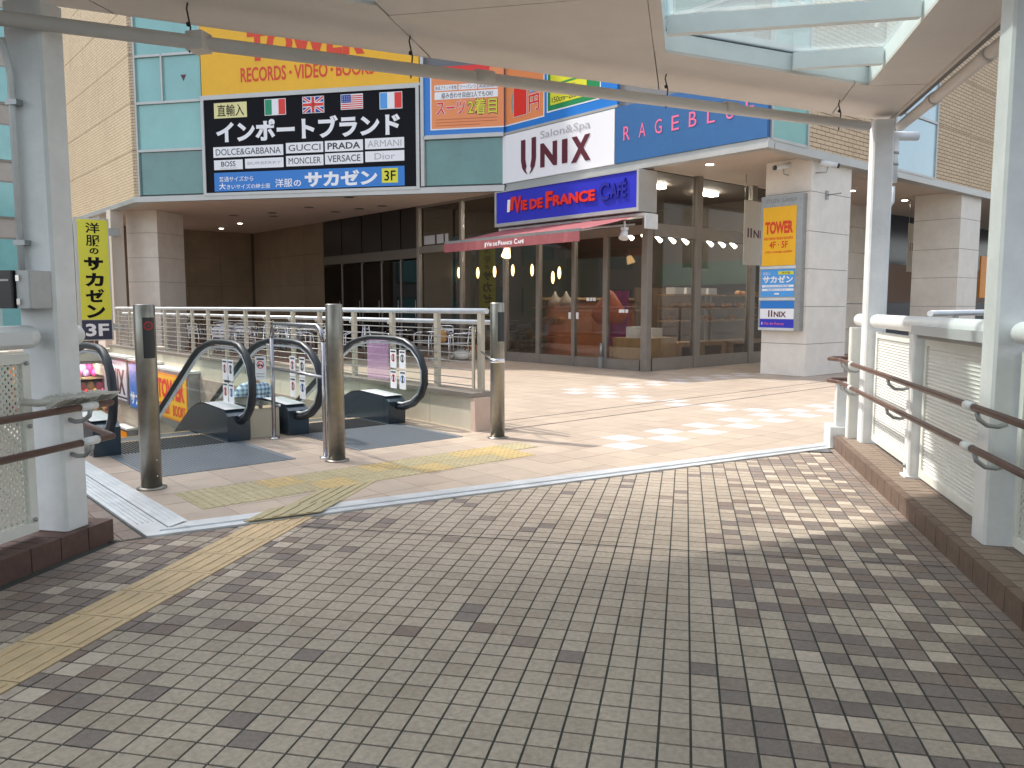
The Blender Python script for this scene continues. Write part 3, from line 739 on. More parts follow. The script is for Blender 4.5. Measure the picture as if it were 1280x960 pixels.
# interior shell
cin = Thing("cafe_interior", "dim brown cafe room behind the storefront glass", "room", base=(3, 3, 0))
G().box(-.1, 5.5, -.1, 7.9, .001, .02).put("floor", INTF, cin)
G().box(5.5, 5.6, -.1, 8, 0, SZ).put("back_wall", INT, cin); G().box(-.1, 5.5, 7.9, 8.0, 0, SZ).put("side_wall", mat("cafe_olive_wall", (.07, .058, .042), .7, n=.1, ns=1), cin)
G().box(-.1, 5.5, -.1, 7.9, SZ - .02, SZ + .05).put("ceiling", INT, cin)
G().box(1.1, 5.4, 4.1, 4.2, .02, 1.5).put("counter_front", WOODR, cin)
G().box(.9, 5.4, 4.0, 4.35, 1.5, 1.56).put("counter_top", WOOD, cin)
for k, z in enumerate((1.0, 1.3, .55)): G().box(.45, 1.3, 3.2, 4.0, z, z + .03).put("side_shelf", WOODR, cin)
G().box(4.9, 5.45, .6, 3.6, 1.9, 2.5).put("menu_board", mat("menu_green", (.03, .07, .05), .5), cin)
G().box(2.4, 4.9, 2.3, 2.36, 0, 1.8).put("partition", mat("partition_brown", (.15, .10, .07), .4), cin)
for x, y in ((1.4, 1.0), (3.4, 1.0), (2.4, 3.2), (.9, 3.2)):
    G().box(x - .35, x + .35, y - .09, y + .09, SZ - .10, SZ - .05).put("ceiling_light", mat("ceiling_glow", (1, .95, .85), emit=45), cin)
g = G(); g.tube([(.6, 1.3, 3.0), (5.2, 1.3, 3.0)], .02, 6); g.put("light_track", DARKM, cin)
for k in range(9): G().tube([(.9 + k * .5, 1.3, 2.96), (.9 + k * .5, 1.15, 2.84)], [.03, .05], 8).put("track_spot", LAMPW, cin)
def shelf_unit(x0, x1, label):
    t = Thing("bread_shelf", label, "shelf", base=((x0 + x1) / 2, .6, 0))
    for z in (.98, 1.28, 1.58): G().box(x0, x1, .45, .9, z, z + .03).put("shelf", WOOD, t)
    for x in (x0 + .03, x1 - .03): G().box(x - .02, x + .02, .86, .9, .5, 1.6).put("upright", GREYM, t)
    G().box(x0, x1, .3, 1.0, .02, .10).put("plinth", WOOD, t); G().box(x0, x1, .3, 1.0, .42, .5).put("cabinet_top", WOOD, t)
    for x in (x0 + .08, (x0 + x1) / 2, x1 - .08): G().box(x - .08, x + .08, .3, 1.0, .10, .42).put("cabinet_divider", WOOD, t)
    G().box(x0, x1, .95, 1.0, .1, .42).put("cabinet_back", mat("cabinet_shade", (.22, .16, .10), .6), t)
shelf_unit(1.5, 3.35, "wooden bread shelf with white boxes behind the side window nearest the corner")
shelf_unit(3.5, 5.4, "wooden bread shelf with long loaves behind the side window beside the signed column")
ct_ = Thing("display_counter", "pale wooden counter with a white tray just inside the cafe corner", "counter", base=(.7, .5, 0))
G().bbox(.0, 1.15, .05, .9, .02, .66).put("body", WOOD, ct_); G().box(.1, .55, .3, .6, .66, .9).put("tray", WHT, ct_); G().box(.62, .95, .3, .6, .66, .86).put("tray", WHT, ct_)
for k in range(60):
    x = 1.6 + rng.random() * 3.7; z = rng.choice([1.01, 1.31, 1.61, 1.31])
    if 3.35 < x < 3.6: continue
    if z == 1.61 and x < 3.4: continue
    g = G(); g.ball((x, .55 + rng.random() * .2, z + .05), .09 + rng.random() * .04, 8, 4, (1, .7, .55))
    solo(g, "bread_loaf", BREAD, "brown bread loaf on the %s shelf behind the side window" % {1.01: "lowest", 1.31: "middle", 1.61: "top"}[z], "bread", group="bread on the shelves", base=(x, .6, z))
for k in range(4):
    solo(G().box(1.62 + k * .42, 1.95 + k * .42, .5, .75, 1.612, 1.76), "pastry_box", WHT, "white box on the top bread shelf near the cafe corner", "box", group="white boxes on the top shelf", base=(1.8 + k * .42, .6, 1.61))
# red umbrella-like basket display and stand in the corner
g = G(); g.lathe(.55, 1.5, [(.30, .95), (.42, 1.15), (.10, 1.65), (.02, 1.7)], 14); solo(g, "gift_basket", mat("rust_red", (.50, .10, .03), .6, n=.25, ns=12), "rust red conical bread basket inside the cafe corner", "basket", base=(.55, 1.5, .95))
g = G(); g.box(1.4, 1.44, 1.7, 2.5, .4, 1.7); solo(g, "pink_poster", mat("magenta_poster", (.36, .05, .22), .5, n=.3, ns=9), "magenta poster standing inside the cafe by the corner door", "poster", base=(1.42, 2.1, .4))
for k, y in enumerate((3.35, 3.75)):
    g = G(); g.lathe(1.0, y, [(.16, 1.33), (.17, 1.45), (.05, 1.62), (.02, 1.7)], 10); solo(g, "wrapped_bag", mat("clear_wrap", (.35, .28, .22), .4), "tied clear gift bag on the shelf behind the cafe doors", "bag", group="tied gift bags", base=(1, y, 1.33))
for k in range(3):
    g = G(); g.ball((.8, 3.35 + k * .22, .98), .13, 8, 5, (1, 1, .8)); solo(g, "round_loaf", BREAD, "round loaf on the low shelf by the cafe door", "bread", group="round loaves", base=(.8, 3.4 + k * .22, .9))
pend = None
for k, (y, z) in enumerate(((8.35, 2.29), (6.87, 2.26), (6.13, 2.27), (5.37, 2.28), (4.61, 2.26), (3.83, 2.05), (3.60, 2.16))):
    x = 1.0
    if k == 0: y = 7.75
    t = Thing("pendant_lamp", ["glowing pendant lamp at the far left of the cafe row", "glowing pendant lamp left of the awning lettering", "glowing pendant lamp under the start of the awning lettering", "glowing pendant lamp under the end of the awning lettering", "glowing pendant lamp beside the cafe doorpost", "lower one of the two close pendant lamps behind the cafe doors", "upper right one of the two close pendant lamps behind the cafe doors"][k], "lamp", base=(x, y, z))
    G().lathe(x, y, [(.015, z - .15), (.036, z - .09), (.046, z), (.034, z + .1), (.015, z + .15)], 10).put("shade", LAMPY, t)
    G().tube([(x, y, z + .15), (x, y, SZ - .02)], .006, 4).put("cord", DARKM, t)

# cafe sign box and awning
sb = Thing("cafe_sign", "long royal blue cafe sign box with raised red letters over the awning", "sign", base=(-.5, 1.8, 3.2))
g = G(); g.box(-.75, -.22, -.44, 3.97, 3.19, 4.0); g.put("case", FASC, sb)
g = G()
g.box(-.775, -.751, -.44, 3.97, 3.19, 3.265); g.box(-.775, -.751, -.44, 3.97, 3.975, 4.0); g.box(-.775, -.751, -.44, -.385, 3.265, 3.975); g.box(-.775, -.751, 3.915, 3.97, 3.265, 3.975)
g.put("frame", FASC, sb)
F = faceB(sb, -.751); F.rect(-3.915, 3.265, .385, 3.975, NAVY, 1, "blue_face")
F.poly([(-3.52, 3.50), (-3.42, 3.50), (-3.40, 3.78), (-3.5, 3.78)], WHT, 8, "flag"); F.poly([(-3.42, 3.53), (-3.30, 3.53), (-3.26, 3.83), (-3.38, 3.83)], RED, 8, "flag")
for sv, a0, z0, a1, z1 in (("V", -3.26, 3.46, -3.02, 3.83), ("IE", -3.02, 3.50, -2.81, 3.72), ("DE", -2.72, 3.50, -2.30, 3.72), ("F", -2.2, 3.47, -1.98, 3.83), ("RANCE", -1.97, 3.50, -.72, 3.73)):
    F.text(sv, a0, z0, a1, z1, RED, 2, .04, deep=.03)
NV2 = mat("sign_navy_letters", (.02, .022, .30), .5, spec=.3)
for sv, a0, z0, a1, z1 in (("C", -.62, 3.47, -.33, 3.84), ("AFÉ", -.3, 3.50, .12, 3.86)): F.text(sv, a0, z0, a1, z1, NV2, 2, .03, deep=.03)
aw = Thing("awning", "faded red cafe awning with white lettering on its valance", "awning", base=(-1, 1.8, 2.7))
fy0, fy1 = -.32, 3.92; fx = -2.25
g = G(); g.box(-.62, -.25, -.46, 4.0, 3.115, 3.165); g.put("cassette", WHITE, aw)
g = G(); g.prism([(-.62, -.50), (-.25, -.50), (-.25, -.46), (-.62, -.46)], 2.86, 3.15); g.put("side_cap", WHITE, aw)
g = G(); n = 14
for k in range(n):
    for j in range(4):
        ya, yb = fy0 + (fy1 - fy0) * k / n, fy0 + (fy1 - fy0) * (k + 1) / n
        xa, xb = -.6 + (fx + .6) * j / 4, -.6 + (fx + .6) * (j + 1) / 4
        def zz(x, y): tt = (x + .6) / (fx + .6); return 3.125 + (2.755 - 3.125) * tt - .012 * math.sin(math.pi * tt) + .006 * math.sin(y * 9)
        g.face([(xa, ya, zz(xa, ya)), (xa, yb, zz(xa, yb)), (xb, yb, zz(xb, yb)), (xb, ya, zz(xb, ya))])
g.put("canopy_cloth", AWN, aw)
g = G(); g.box(fx - .03, fx + .03, fy0, fy1, 2.72, 2.775); g.put("front_bar", GREYM, aw)
g = G(); n = 30
for k in range(n):
    ya, yb = fy0 + (fy1 - fy0) * k / n, fy0 + (fy1 - fy0) * (k + 1) / n; wv = lambda y: fx - .035 + .008 * math.sin(y * 14)
    g.face([(wv(ya), ya, 2.535), (wv(ya), yb if 0 else ya, 2.72), (wv(yb), yb, 2.72), (wv(yb), yb, 2.535)])
g.put("valance", AWN, aw)
F = faceB(aw, fx - .05)
F.poly([(-2.45, 2.57), (-2.41, 2.56), (-2.40, 2.66), (-2.44, 2.66)], WHT, 1, "flag")
for sv, a0, a1, z1 in (("V", -2.39, -2.30, 2.67), ("IE DE", -2.29, -2.03, 2.65), ("F", -2.0, -1.93, 2.68), ("RANCE", -1.92, -1.56, 2.655), ("C", -1.5, -1.41, 2.69), ("AFÉ", -1.40, -1.2, 2.67)): F.text(sv, a0, 2.585, a1, z1, WHT, 1, .03)
for y in (fy0 + .1, fy1 - .15):
    g = G(); g.tube([(-.4, y + .2, 2.98), (-1.3, y + .35, 2.88), (fx, y, 2.74)], .025, 6); g.put("folding_arm", ALU, aw)
for k, (x, y, z, l) in enumerate(((-.9, -.2, 2.8, "white spotlight hanging at the right end of the awning"), (-2.1, 1.95, 2.5, "small lit spotlight under the middle of the awning"))):
    t = Thing("spotlight", l, "lamp", base=(x, y, z))
    g = G(); g.tube([(x, y, z + .2), (x, y, z + .05)], .02, 6); g.box(x - .06, x + .06, y - .05, y + .05, z + .03, z + .08); g.put("bracket", WHITE, t)
    g = G(); g.tube([(x, y, z + .02), (x - .06, y - .03, z - .14)], [.06, .10], 10); g.put("head", WHITE if k == 0 else LAMPY, t)

# fascia signs on facade B: salon sign and the fashion sign
us = Thing("salon_sign", "white fascia sign with maroon letters above the cafe sign", "sign", base=(XB, 2.1, 4.22))
G().box(XB - .05, XB + .05, .37, 3.9, 4.205, 5.30).put("board", WHT, us)
F = faceB(us, XB - .05)
MARS = MAR
# letter U drawn as two tapering blades meeting round a small keyhole
def arc(cx, cz, rx, rz, a0, a1, n=8): return [(cx + rx * math.cos(R(a0 + (a1 - a0) * k / n)), cz + rz * math.sin(R(a0 + (a1 - a0) * k / n))) for k in range(n + 1)]
F.poly([(-3.22, 5.10), (-3.07, 5.10), (-3.07, 4.66), (-3.045, 4.56), (-3.03, 4.50), (-3.06, 4.42), (-2.99, 4.31), (-3.10, 4.38), (-3.18, 4.48), (-3.22, 4.64)], MARS, 3, "lettering")
F.poly([(-2.86, 5.11), (-2.71, 5.11), (-2.71, 4.64), (-2.75, 4.48), (-2.83, 4.38), (-2.94, 4.31), (-2.87, 4.42), (-2.90, 4.50), (-2.885, 4.56), (-2.86, 4.66)][::1], MARS, 3, "lettering")
F.text("N", -2.57, 4.41, -2.03, 4.93, MARS, 3, .05); F.text("I", -1.88, 4.41, -1.71, 4.92, MARS, 3, .03); F.text("X", -1.6, 4.38, -1.02, 4.92, MARS, 3, .05)
F.text("Salon&Spa", -2.57, 4.99, -1.04, 5.20, GRY, 3, .0)
rs = Thing("fashion_sign", "long denim blue fascia sign with thin pink letters above the column", "sign", base=(XB, -1.4, 4.2))
G().box(XB - .045, XB + .05, YD + .0, .36, 4.205, 5.31).put("board", RBLU, rs)
F = faceB(rs, XB - .045)
for k, ch in enumerate("RAGEBLUE"):
    a = -.13 + k * .40; F.text(ch, a, 4.63, a + .17, 4.9, PINK, 2, -.012 if 0 else 0)
# suit-shop advertisement wrapping the corner between facade A and B
ad = Thing("suit_advert", "orange and blue suit sale billboard folded round the corner above the teal glass", "billboard", base=(-5, QA, 5.4), frame=BF)
G(BF).box(-6.2, PA1, QA - .02, QA + .04, 5.36, 6.95).put("board", BLU, ad); G(BF).box(-6.22, PA1, QA - .06, QA + .02, 5.29, 5.36).put("frame", FASC, ad)
G(BF).box(-6.27, -6.19, QA - .06, QA + .05, 4.2, 7.9).put("frame", FASC, ad)
F = faceA(ad, QA - .022)
F.rect(-6.03, 5.5, PA1 - .0, 6.95, WHT, 1); F.rect(-6.0, 5.53, PA1 - .0, 6.95, PEACH, 2)
F.rect(-5.92, 6.4, -5.36, 6.53, WHT, 3); F.text("有名ブランド生地", -5.90, 6.42, -5.38, 6.51, DKT, 4, .0)
F.rect(-5.33, 6.4, -4.88, 6.53, WHT, 3); F.text("ツーパンツ", -5.31, 6.42, -4.90, 6.51, DKT, 4, 0)
F.rect(-4.85, 6.4, -4.38, 6.53, WHT, 3); F.text("英国直輸入", -4.83, 6.42, -4.40, 6.51, DKT, 4, 0)
F.rect(-5.92, 6.2, -4.38, 6.37, WHT, 3); F.text("組み合わせ自由!2人でもOK!", -5.75, 6.22, -4.5, 6.35, DKT, 4, .005)
def outl(F, s, a0, z0, a1, z1, m, mo, l, b, bo):
    F.text(s, a0 - .012, z0 - .012, a1 + .012, z1 + .012, mo, l, bo); F.text(s, a0, z0, a1, z1, m, l + 2, b)
outl(F, "スーツ", -5.88, 5.84, -5.17, 6.15, RED, WHT, 3, .015, .05); outl(F, "2着目", -5.1, 5.82, -4.40, 6.19, YLW, DKT, 3, .01, .045)
for z in (5.73, 5.66, 5.59): F.rect(-5.9, z, -4.4 - (.4 if z < 5.6 else 0), z + .012, mat("fine_print", (.45, .12, .04), .5), 3)
F.poly([(-5.75, 6.95), (-5.72, 6.78), (-5.4, 6.66), (-4.9, 6.68), (-4.6, 6.78), (-4.55, 6.95)], RED, 3); F.text("お", -5.66, 6.68, -5.52, 6.80, WHT, 4, .02)
G().box(XB - .0, XB + .07, .35, cornA[1] - .0, 5.37, 6.9).put("board", BLU, ad); G().box(XB - .05, XB + .06, .3, cornA[1], 5.315, 5.37).put("frame", FASC, ad)
F = faceB(ad, XB - .0)
F.rect(-3.9, 5.52, -2.50, 6.9, WHT, 1); F.rect(-3.9, 5.55, -2.53, 6.9, PEACH, 2)
F.disc(-3.42, 6.0, .2, .34, mat("coin_silver", (.55, .58, .56), .2, .6), 3)
outl(F, "1", -3.52, 5.68, -3.08, 6.4, RED, WHT, 4, .03, .06); outl(F, "円", -3.0, 5.7, -2.66, 6.07, RED, WHT, 4, .015, .05); F.rect(-3.0, 6.12, -2.7, 6.35, LBLU, 4); F.text("税込", -2.98, 6.14, -2.74, 6.3, WHT, 5, .02)
F.rect(-2.42, 5.58, -.8, 6.9, WHT, 1); F.rect(-2.39, 5.61, -.83, 6.9, GRN, 2); F.rect(-2.3, 5.72, -1.2, 6.9, YLW, 3)
F.text("150cm~205cm", -2.25, 5.76, -1.3, 5.88, DKT, 4, .005); F.text("M ~ 5L", -2.0, 5.95, -1.5, 6.06, DKT, 4, .005); F.rect(-2.3, 6.12, -1.2, 6.16, GRN, 4)

# record-shop sign and the import-brand board on facade A
to = Thing("record_sign", "amber record shop billboard with red letters above the black board", "billboard", base=(-9.2, QA, 6.7), frame=BF)
G(BF).box(-12.05, -6.3, QA - .05, QA + .06, 6.6, 8.6).put("board", YOR, to); G(BF).box(-12.1, -6.27, QA - .07, QA + .05, 6.55, 6.61).put("frame", FASC, to)
F = faceA(to, QA - .05)
RO = mat("record_red", (.72, .05, .01), .4)
F.text("TOWER", -10.75, 7.36, -7.65, 8.15, RO, 2, .05)
F.text("RECORDS", -10.95, 6.88, -9.72, 7.23, RO, 2, .02); F.text("VIDEO", -9.50, 6.88, -8.62, 7.22, RO, 2, .02); F.text("BOOKS", -8.40, 6.88, -7.42, 7.20, RO, 2, .02)
for a in (-9.6, -8.51): F.disc(a, 7.05, .035, .045, RO, 2)
bb_ = Thing("brand_board", "wide black illuminated board listing imported fashion brands", "billboard", base=(-9.2, QA, 4.2), frame=BF)
G(BF).box(-12.0, -6.38, QA - .05, QA + .06, 4.2, 6.5).put("board", BLK, bb_)
g = G(BF); g.box(-12.08, -6.3, QA - .08, QA + .05, 4.13, 4.2); g.box(-12.08, -6.3, QA - .08, QA + .05, 6.5, 6.55); g.box(-12.08, -12.0, QA - .08, QA + .05, 4.2, 6.5); g.box(-6.38, -6.3, QA - .08, QA + .05, 4.2, 6.5); g.put("frame", FASC, bb_)
F = faceA(bb_, QA - .05)
F.rect(-11.72, 6.04, -10.81, 6.415, CRM, 1); F.text("直輸入", -11.63, 6.08, -10.89, 6.37, BLK, 2, .006)
def flagr(a, cols):
    F.rect(a - .015, 6.045, a + .56, 6.44, WHT, 1)
    for k, m in enumerate(cols): F.rect(a + k * .182, 6.06, a + (k + 1) * .182, 6.425, m, 2, "flag")
FG = mat("flag_green", (.0, .28, .12), .4); FB = mat("flag_blue", (.01, .06, .35), .4)
flagr(-10.31, (FG, WHT, RED)); flagr(-7.28, (LBLU, WHT, RED))
a = -9.29
F.rect(a - .015, 6.045, a + .56, 6.445, WHT, 1); F.rect(a, 6.06, a + .545, 6.43, FB, 2, "flag")
for s in (1, -1):
    zc = 6.245; c = a + .2725
    F.poly([(c - .2725, zc - s * .185 + s * .0), (c - .21, zc - s * .185), (c + .2725, zc + s * .14), (c + .2725, zc + s * .185), (c + .21, zc + s * .185), (c - .2725, zc - s * .14)][::s], WHT, 3, "flag")
    F.poly([(c - .2725, zc - s * .185), (c - .24, zc - s * .185), (c + .2725, zc + s * .163), (c + .2725, zc + s * .185), (c + .24, zc + s * .185), (c - .2725, zc - s * .163)][::s], RED, 4, "flag")
F.rect(a, 6.185, a + .545, 6.305, WHT, 5, "flag"); F.rect(a + .21, 6.06, a + .335, 6.43, WHT, 5, "flag"); F.rect(a, 6.21, a + .545, 6.28, RED, 6, "flag"); F.rect(a + .235, 6.06, a + .31, 6.43, RED, 6, "flag")
a = -8.28; F.rect(a - .015, 6.085, a + .56, 6.445, WHT, 1)
for k in range(7): F.rect(a, 6.1 + k * .0475, a + .55, 6.1 + k * .0475 + .0245, RED, 2, "flag")
F.rect(a, 6.245, a + .25, 6.43, FB, 3, "flag")
for r_ in range(3):
    for k in range(4): F.rect(a + .03 + k * .056, 6.27 + r_ * .052, a + .045 + k * .056, 6.285 + r_ * .052, WHT, 4, "flag")
F.text("インポートブランド", -11.68, 5.44, -6.78, 5.97, WHT, 2, .045)
for (a0, z0, a1, z1, s, b) in ((-11.78, 5.075, -9.85, 5.335, "DOLCE&GABBANA", 0), (-9.775, 5.105, -8.78, 5.36, "GUCCI", 0), (-8.735, 5.105, -7.74, 5.365, "PRADA", .02), (-7.685, 5.12, -6.685, 5.375, "ARMANI", 0),
                               (-11.77, 4.77, -10.97, 5.01, "BOSS", .01), (-10.905, 4.78, -9.85, 5.02, "BURBERRY", 0), (-9.78, 4.79, -8.78, 5.045, "MONCLER", 0), (-8.74, 4.80, -7.74, 5.065, "VERSACE", .005), (-7.685, 4.82, -6.685, 5.07, "Dior", 0)):
    F.rect(a0, z0, a1, z1, WHT, 1); hh = (z1 - z0); mrg = .07 if s not in ("Dior", "BOSS") else .2
    if s == "Dior": mrg = .24
    f0, f1 = (.2, .8) if s not in ("BURBERRY",) else (.38, .66)
    if s == "BOSS": f0, f1 = .32, .85
    F.text(s, a0 + mrg, z0 + hh * f0, a1 - mrg, z0 + hh * f1, DKT if b else GRY if s in ("ARMANI", "BURBERRY", "Dior") else DKT, 2, b)
F.text("HUGO BOSS", -11.6, 4.79, -11.13, 4.82, GRY, 2, 0)
F.rect(-11.78, 4.235, -6.685, 4.7, BLU, 1)
F.text("普通サイズから", -11.64, 4.47, -10.69, 4.60, WHT, 2, .006); F.text("大", -11.65, 4.28, -11.46, 4.44, WHT, 2, .02); F.text("きいサイズの紳士服", -11.43, 4.28, -10.23, 4.40, WHT, 2, .006)
F.text("洋服", -10.09, 4.29, -9.62, 4.50, WHT, 2, .01); F.text("の", -9.59, 4.30, -9.39, 4.45, WHT, 2, .02)
F.text("サカゼン", -9.29, 4.27, -7.38, 4.65, WHT, 2, .045)
F.rect(-7.265, 4.31, -6.855, 4.655, YLW, 2); F.text("3F", -7.20, 4.36, -6.91, 4.60, BLK, 3, .01)

# vertical yellow blade sign by the left pilaster
ys_ = Thing("blade_sign", "tall yellow vertical blade sign with dark kana, 3F on navy at its foot", "sign", base=(-7.2, 13.6, .3))
G().box(-7.6, -6.76, 13.6, 13.85, .38, 3.74).put("case", FASC, ys_)
F = faceD(ys_, 13.6); F.rect(-7.56, .96, -6.80, 3.70, YLW, 1, "yellow_face"); F.rect(-7.56, .41, -6.80, .95, mat("sign_ink_navy", (.015, .02, .06), .3), 1, "navy_face")
F.text("洋", -7.36, 3.33, -7.00, 3.62, BLK, 2, .018); F.text("服", -7.36, 2.98, -7.0, 3.28, BLK, 2, .015); F.text("の", -7.28, 2.76, -7.05, 2.93, BLK, 2, .035)
for k, ch in enumerate("サカゼン"): F.text(ch, -7.43, 2.31 - k * .435, -6.95, 2.68 - k * .435, BLK, 2, .045)
F.text("3F", -7.47, .50, -6.88, .85, WHT, 2, .03)
for z in (3.4, .75): G().box(-6.76, -6.45, 13.68, 13.78, z - .1, z + .1).put("bracket", GREYM, ys_)
G().bbox(-6.62, -6.28, 13.95, 14.35, -.4, 4.05).put("mast", mat("mast_beige", (.62, .56, .48), .6), ys_)

# directory sign on the corner column (X = .95 face)
ps = Thing("column_directory", "tall grey framed directory sign with amber, blue and white panels on the stone column", "sign", base=(1.0, -2.5, .9))
G().box(.95, 1.1, -2.93, -2.06, .87, 3.43).put("case", GREYM, ps)
F = faceB(ps, .95)
F.text("STUTE", 2.16, 3.30, 2.44, 3.37, mat("etch", (.22, .22, .22), .4), 1, .0); F.text("LAMSA", 2.52, 3.30, 2.82, 3.37, MATS["etch"], 1, 0)
F.rect(2.11, 2.11, 2.81, 3.22, ORG if 0 else YOR, 1); F.text("TOWER", 2.16, 2.71, 2.75, 2.95, RO, 2, .05)
F.text("RECORDS·VIDEO·BOOKS", 2.15, 2.60, 2.75, 2.65, RO, 2, .02); F.text("4F · 5F", 2.26, 2.44, 2.65, 2.57, RO, 2, .02); F.text("OPEN 10:00AM-10:00PM", 2.17, 2.35, 2.73, 2.39, RO, 2, .01)
for z in (2.05, 1.45, .875): G().box(.93, .95, -2.84, -2.08, z, z + .05).put("ledge", ALU, ps)
F.rect(2.10, 1.52, 2.81, 2.04, LBLU, 1); F.text("サカゼン", 2.14, 1.78, 2.78, 1.92, WHT, 2, .04); F.text("洋服の", 2.14, 1.93, 2.3, 1.99, WHT, 2, .0); F.rect(2.47, 1.94, 2.79, 2.0, YLW, 2); F.text("紳士服", 2.55, 1.95, 2.72, 1.99, DKT, 3, 0)
F.rect(2.13, 1.70, 2.80, 1.745, WHT, 2); F.rect(2.13, 1.63, 2.80, 1.675, WHT, 2); F.text("大きいサイズの紳士服", 2.2, 1.707, 2.7, 1.738, BLU, 3, 0); F.text("普通サイズから", 2.25, 1.636, 2.65, 1.668, BLU, 3, 0); F.rect(2.4, 1.56, 2.5, 1.59, WHT, 2)
F.rect(2.10, 1.295, 2.82, 1.44, BLU, 1); F.rect(2.10, 1.095, 2.82, 1.29, WHT, 1)
F.rect(2.28, 1.13, 2.31, 1.26, MAR, 2); F.rect(2.34, 1.13, 2.37, 1.26, MAR, 2); F.text("NIX", 2.40, 1.13, 2.66, 1.235, MAR, 2, .03)
F.rect(2.10, .925, 2.82, 1.09, NAVY, 1); F.text("Vie de France", 2.19, .98, 2.62, 1.03, PINK, 2, .01); F.rect(2.14, .98, 2.16, 1.03, WHT, 2)

# hanging salon banners
def banner(x0, x1, y, z0, z1, label, full):
    t = Thing("hanging_banner", label, "banner", base=((x0 + x1) / 2, y, z1)); G().box(x0, x1, y, y + .015, z0, z1).put("cloth", mat("banner_cloth", (.72, .69, .62), .8), t)
    F = faceD(t, y); cx = x0 + .12
    F.rect(cx, 2.80, cx + .06, 3.0, MAR, 1); F.rect(cx + .11, 2.80, cx + .17, 3.0, MAR, 1); F.text("NIX", cx + .23, 2.8, min(cx + .8, x1 - .06), 2.97, MAR, 1, .03)
    g = G(); g.tube([(x0 + .03, y + .007, z1), (x0 + .03, y + .007, SZ)], .008, 4); g.tube([(x1 - .03, y + .007, z1), (x1 - .03, y + .007, SZ)], .008, 4); g.put("hanger", GREYM, t)
banner(2.0, 2.95, -1.0, 2.22, 3.58, "pale salon banner hanging just left of the signed column", 1)
banner(8.8, 9.9, -1.5, 2.24, 3.5, "pale salon banner hanging beside the farther column", 1)
# security cameras on the column
for (x, y, dx, dy, l) in ((1.02, -2.62, -.5, .25, "white security camera on the left edge of the corner column"), (1.18, -3.08, .35, -.45, "white security camera on the right edge of the corner column")):
    t = Thing("security_camera", l, "camera", base=(x, y, 3.9)); z = 3.92
    G().tube([(x, y + .05, z - .12), (x + dx * .25, y + dy * .25, z - .12), (x + dx * .3, y + dy * .3, z)], .014, 6).put("arm", GREYM, t)
    c = Vector((x + dx * .3, y + dy * .3, z + .03)); d = Vector((dx, dy, -.12)).normalized()
    G().tube([c - d * .14, c + d * .16], .055, 8).put("housing", WHITE, t); G().tube([c + d * .14, c + d * .20], .045, 8).put("lens", BLACK, t)
t = Thing("wall_bracket", "thin steel bracket on the sunny face of the corner column", "bracket", base=(1.6, -3.05, 3.4))
g = G(); g.box(1.62, 1.70, -3.03, -3.0, 3.36, 3.52); g.tube([(1.66, -3.02, 3.44), (1.66, -3.3, 3.45)], .012, 6); g.put("arm", GREYM, t)
# ================================================================ escalator well
well = Thing("escalator_well", None, None, base=(-9.5, 2, -3), kind='structure')
for k in range(18):
    for (z0, z1) in ((-.42, .36), (-1.25, -.425), (-2.1, -1.255), (-3.0, -2.105), (-4.2, -3.005)):
        y0 = -4.05 + k * .8; 
        if z0 < -.5 and y0 < -2.4: continue
        G().box(-7.70, -7.66, y0 + .003, y0 + .797, z0, z1).put("wall_panel", WALLC, well)
G().box(-7.66, -7.46, -4.05, 10.35, -5.2, .36).put("wall_core", MATS["joint_dark"], well)
G().box(-7.46, -7.42, -4.05, 10.35, -.003, .36).put("wall_panel", WALLC, well)
G().box(-7.74, -7.40, -4.1, 10.35, .36, .41).put("coping", FRAME, well)
stc = G(); stc.bbox(-7.73, -7.41, -4.14, -4.055, 0, .36); stc.put("end_panel", mat("end_stone", (.62, .47, .38), .6, n=.06), well)
G().box(-11.5, -11.38, -3.0, 12, -5.2, -.05).put("wall_core", WALLC, well)
G().box(-11.38, -7.7, -2.32, -2.2, -5.2, -.3).put("wall_core", DARKM, well)
solo(G().box(-16, -5, -3, 26, -5.3, -5.2), "lower_floor", mat("lower_floor_tile", (.35, .30, .26), .5, n=.1, ns=2), kind='structure')
G().xprism([(-2.98, -.5), (-2.98, .30), (-2.1, .30), (6, -4.35), (6, -5.1), (-2.1, -.5)], -9.73, -9.42).put("divider", WALLC, well)
G().xprism([(-3.0, .301), (-3.0, .33), (-2.09, .33), (6, -4.32), (6, -4.349), (-2.1, .301)], -9.74, -9.41).put("divider_cap", CHROME, well)
# under the pilaster: beam and the shop on the lower level
G().box(-13, -6.3, 10.4, 10.9, .02, .30).put("end_beam", WALLC, well)

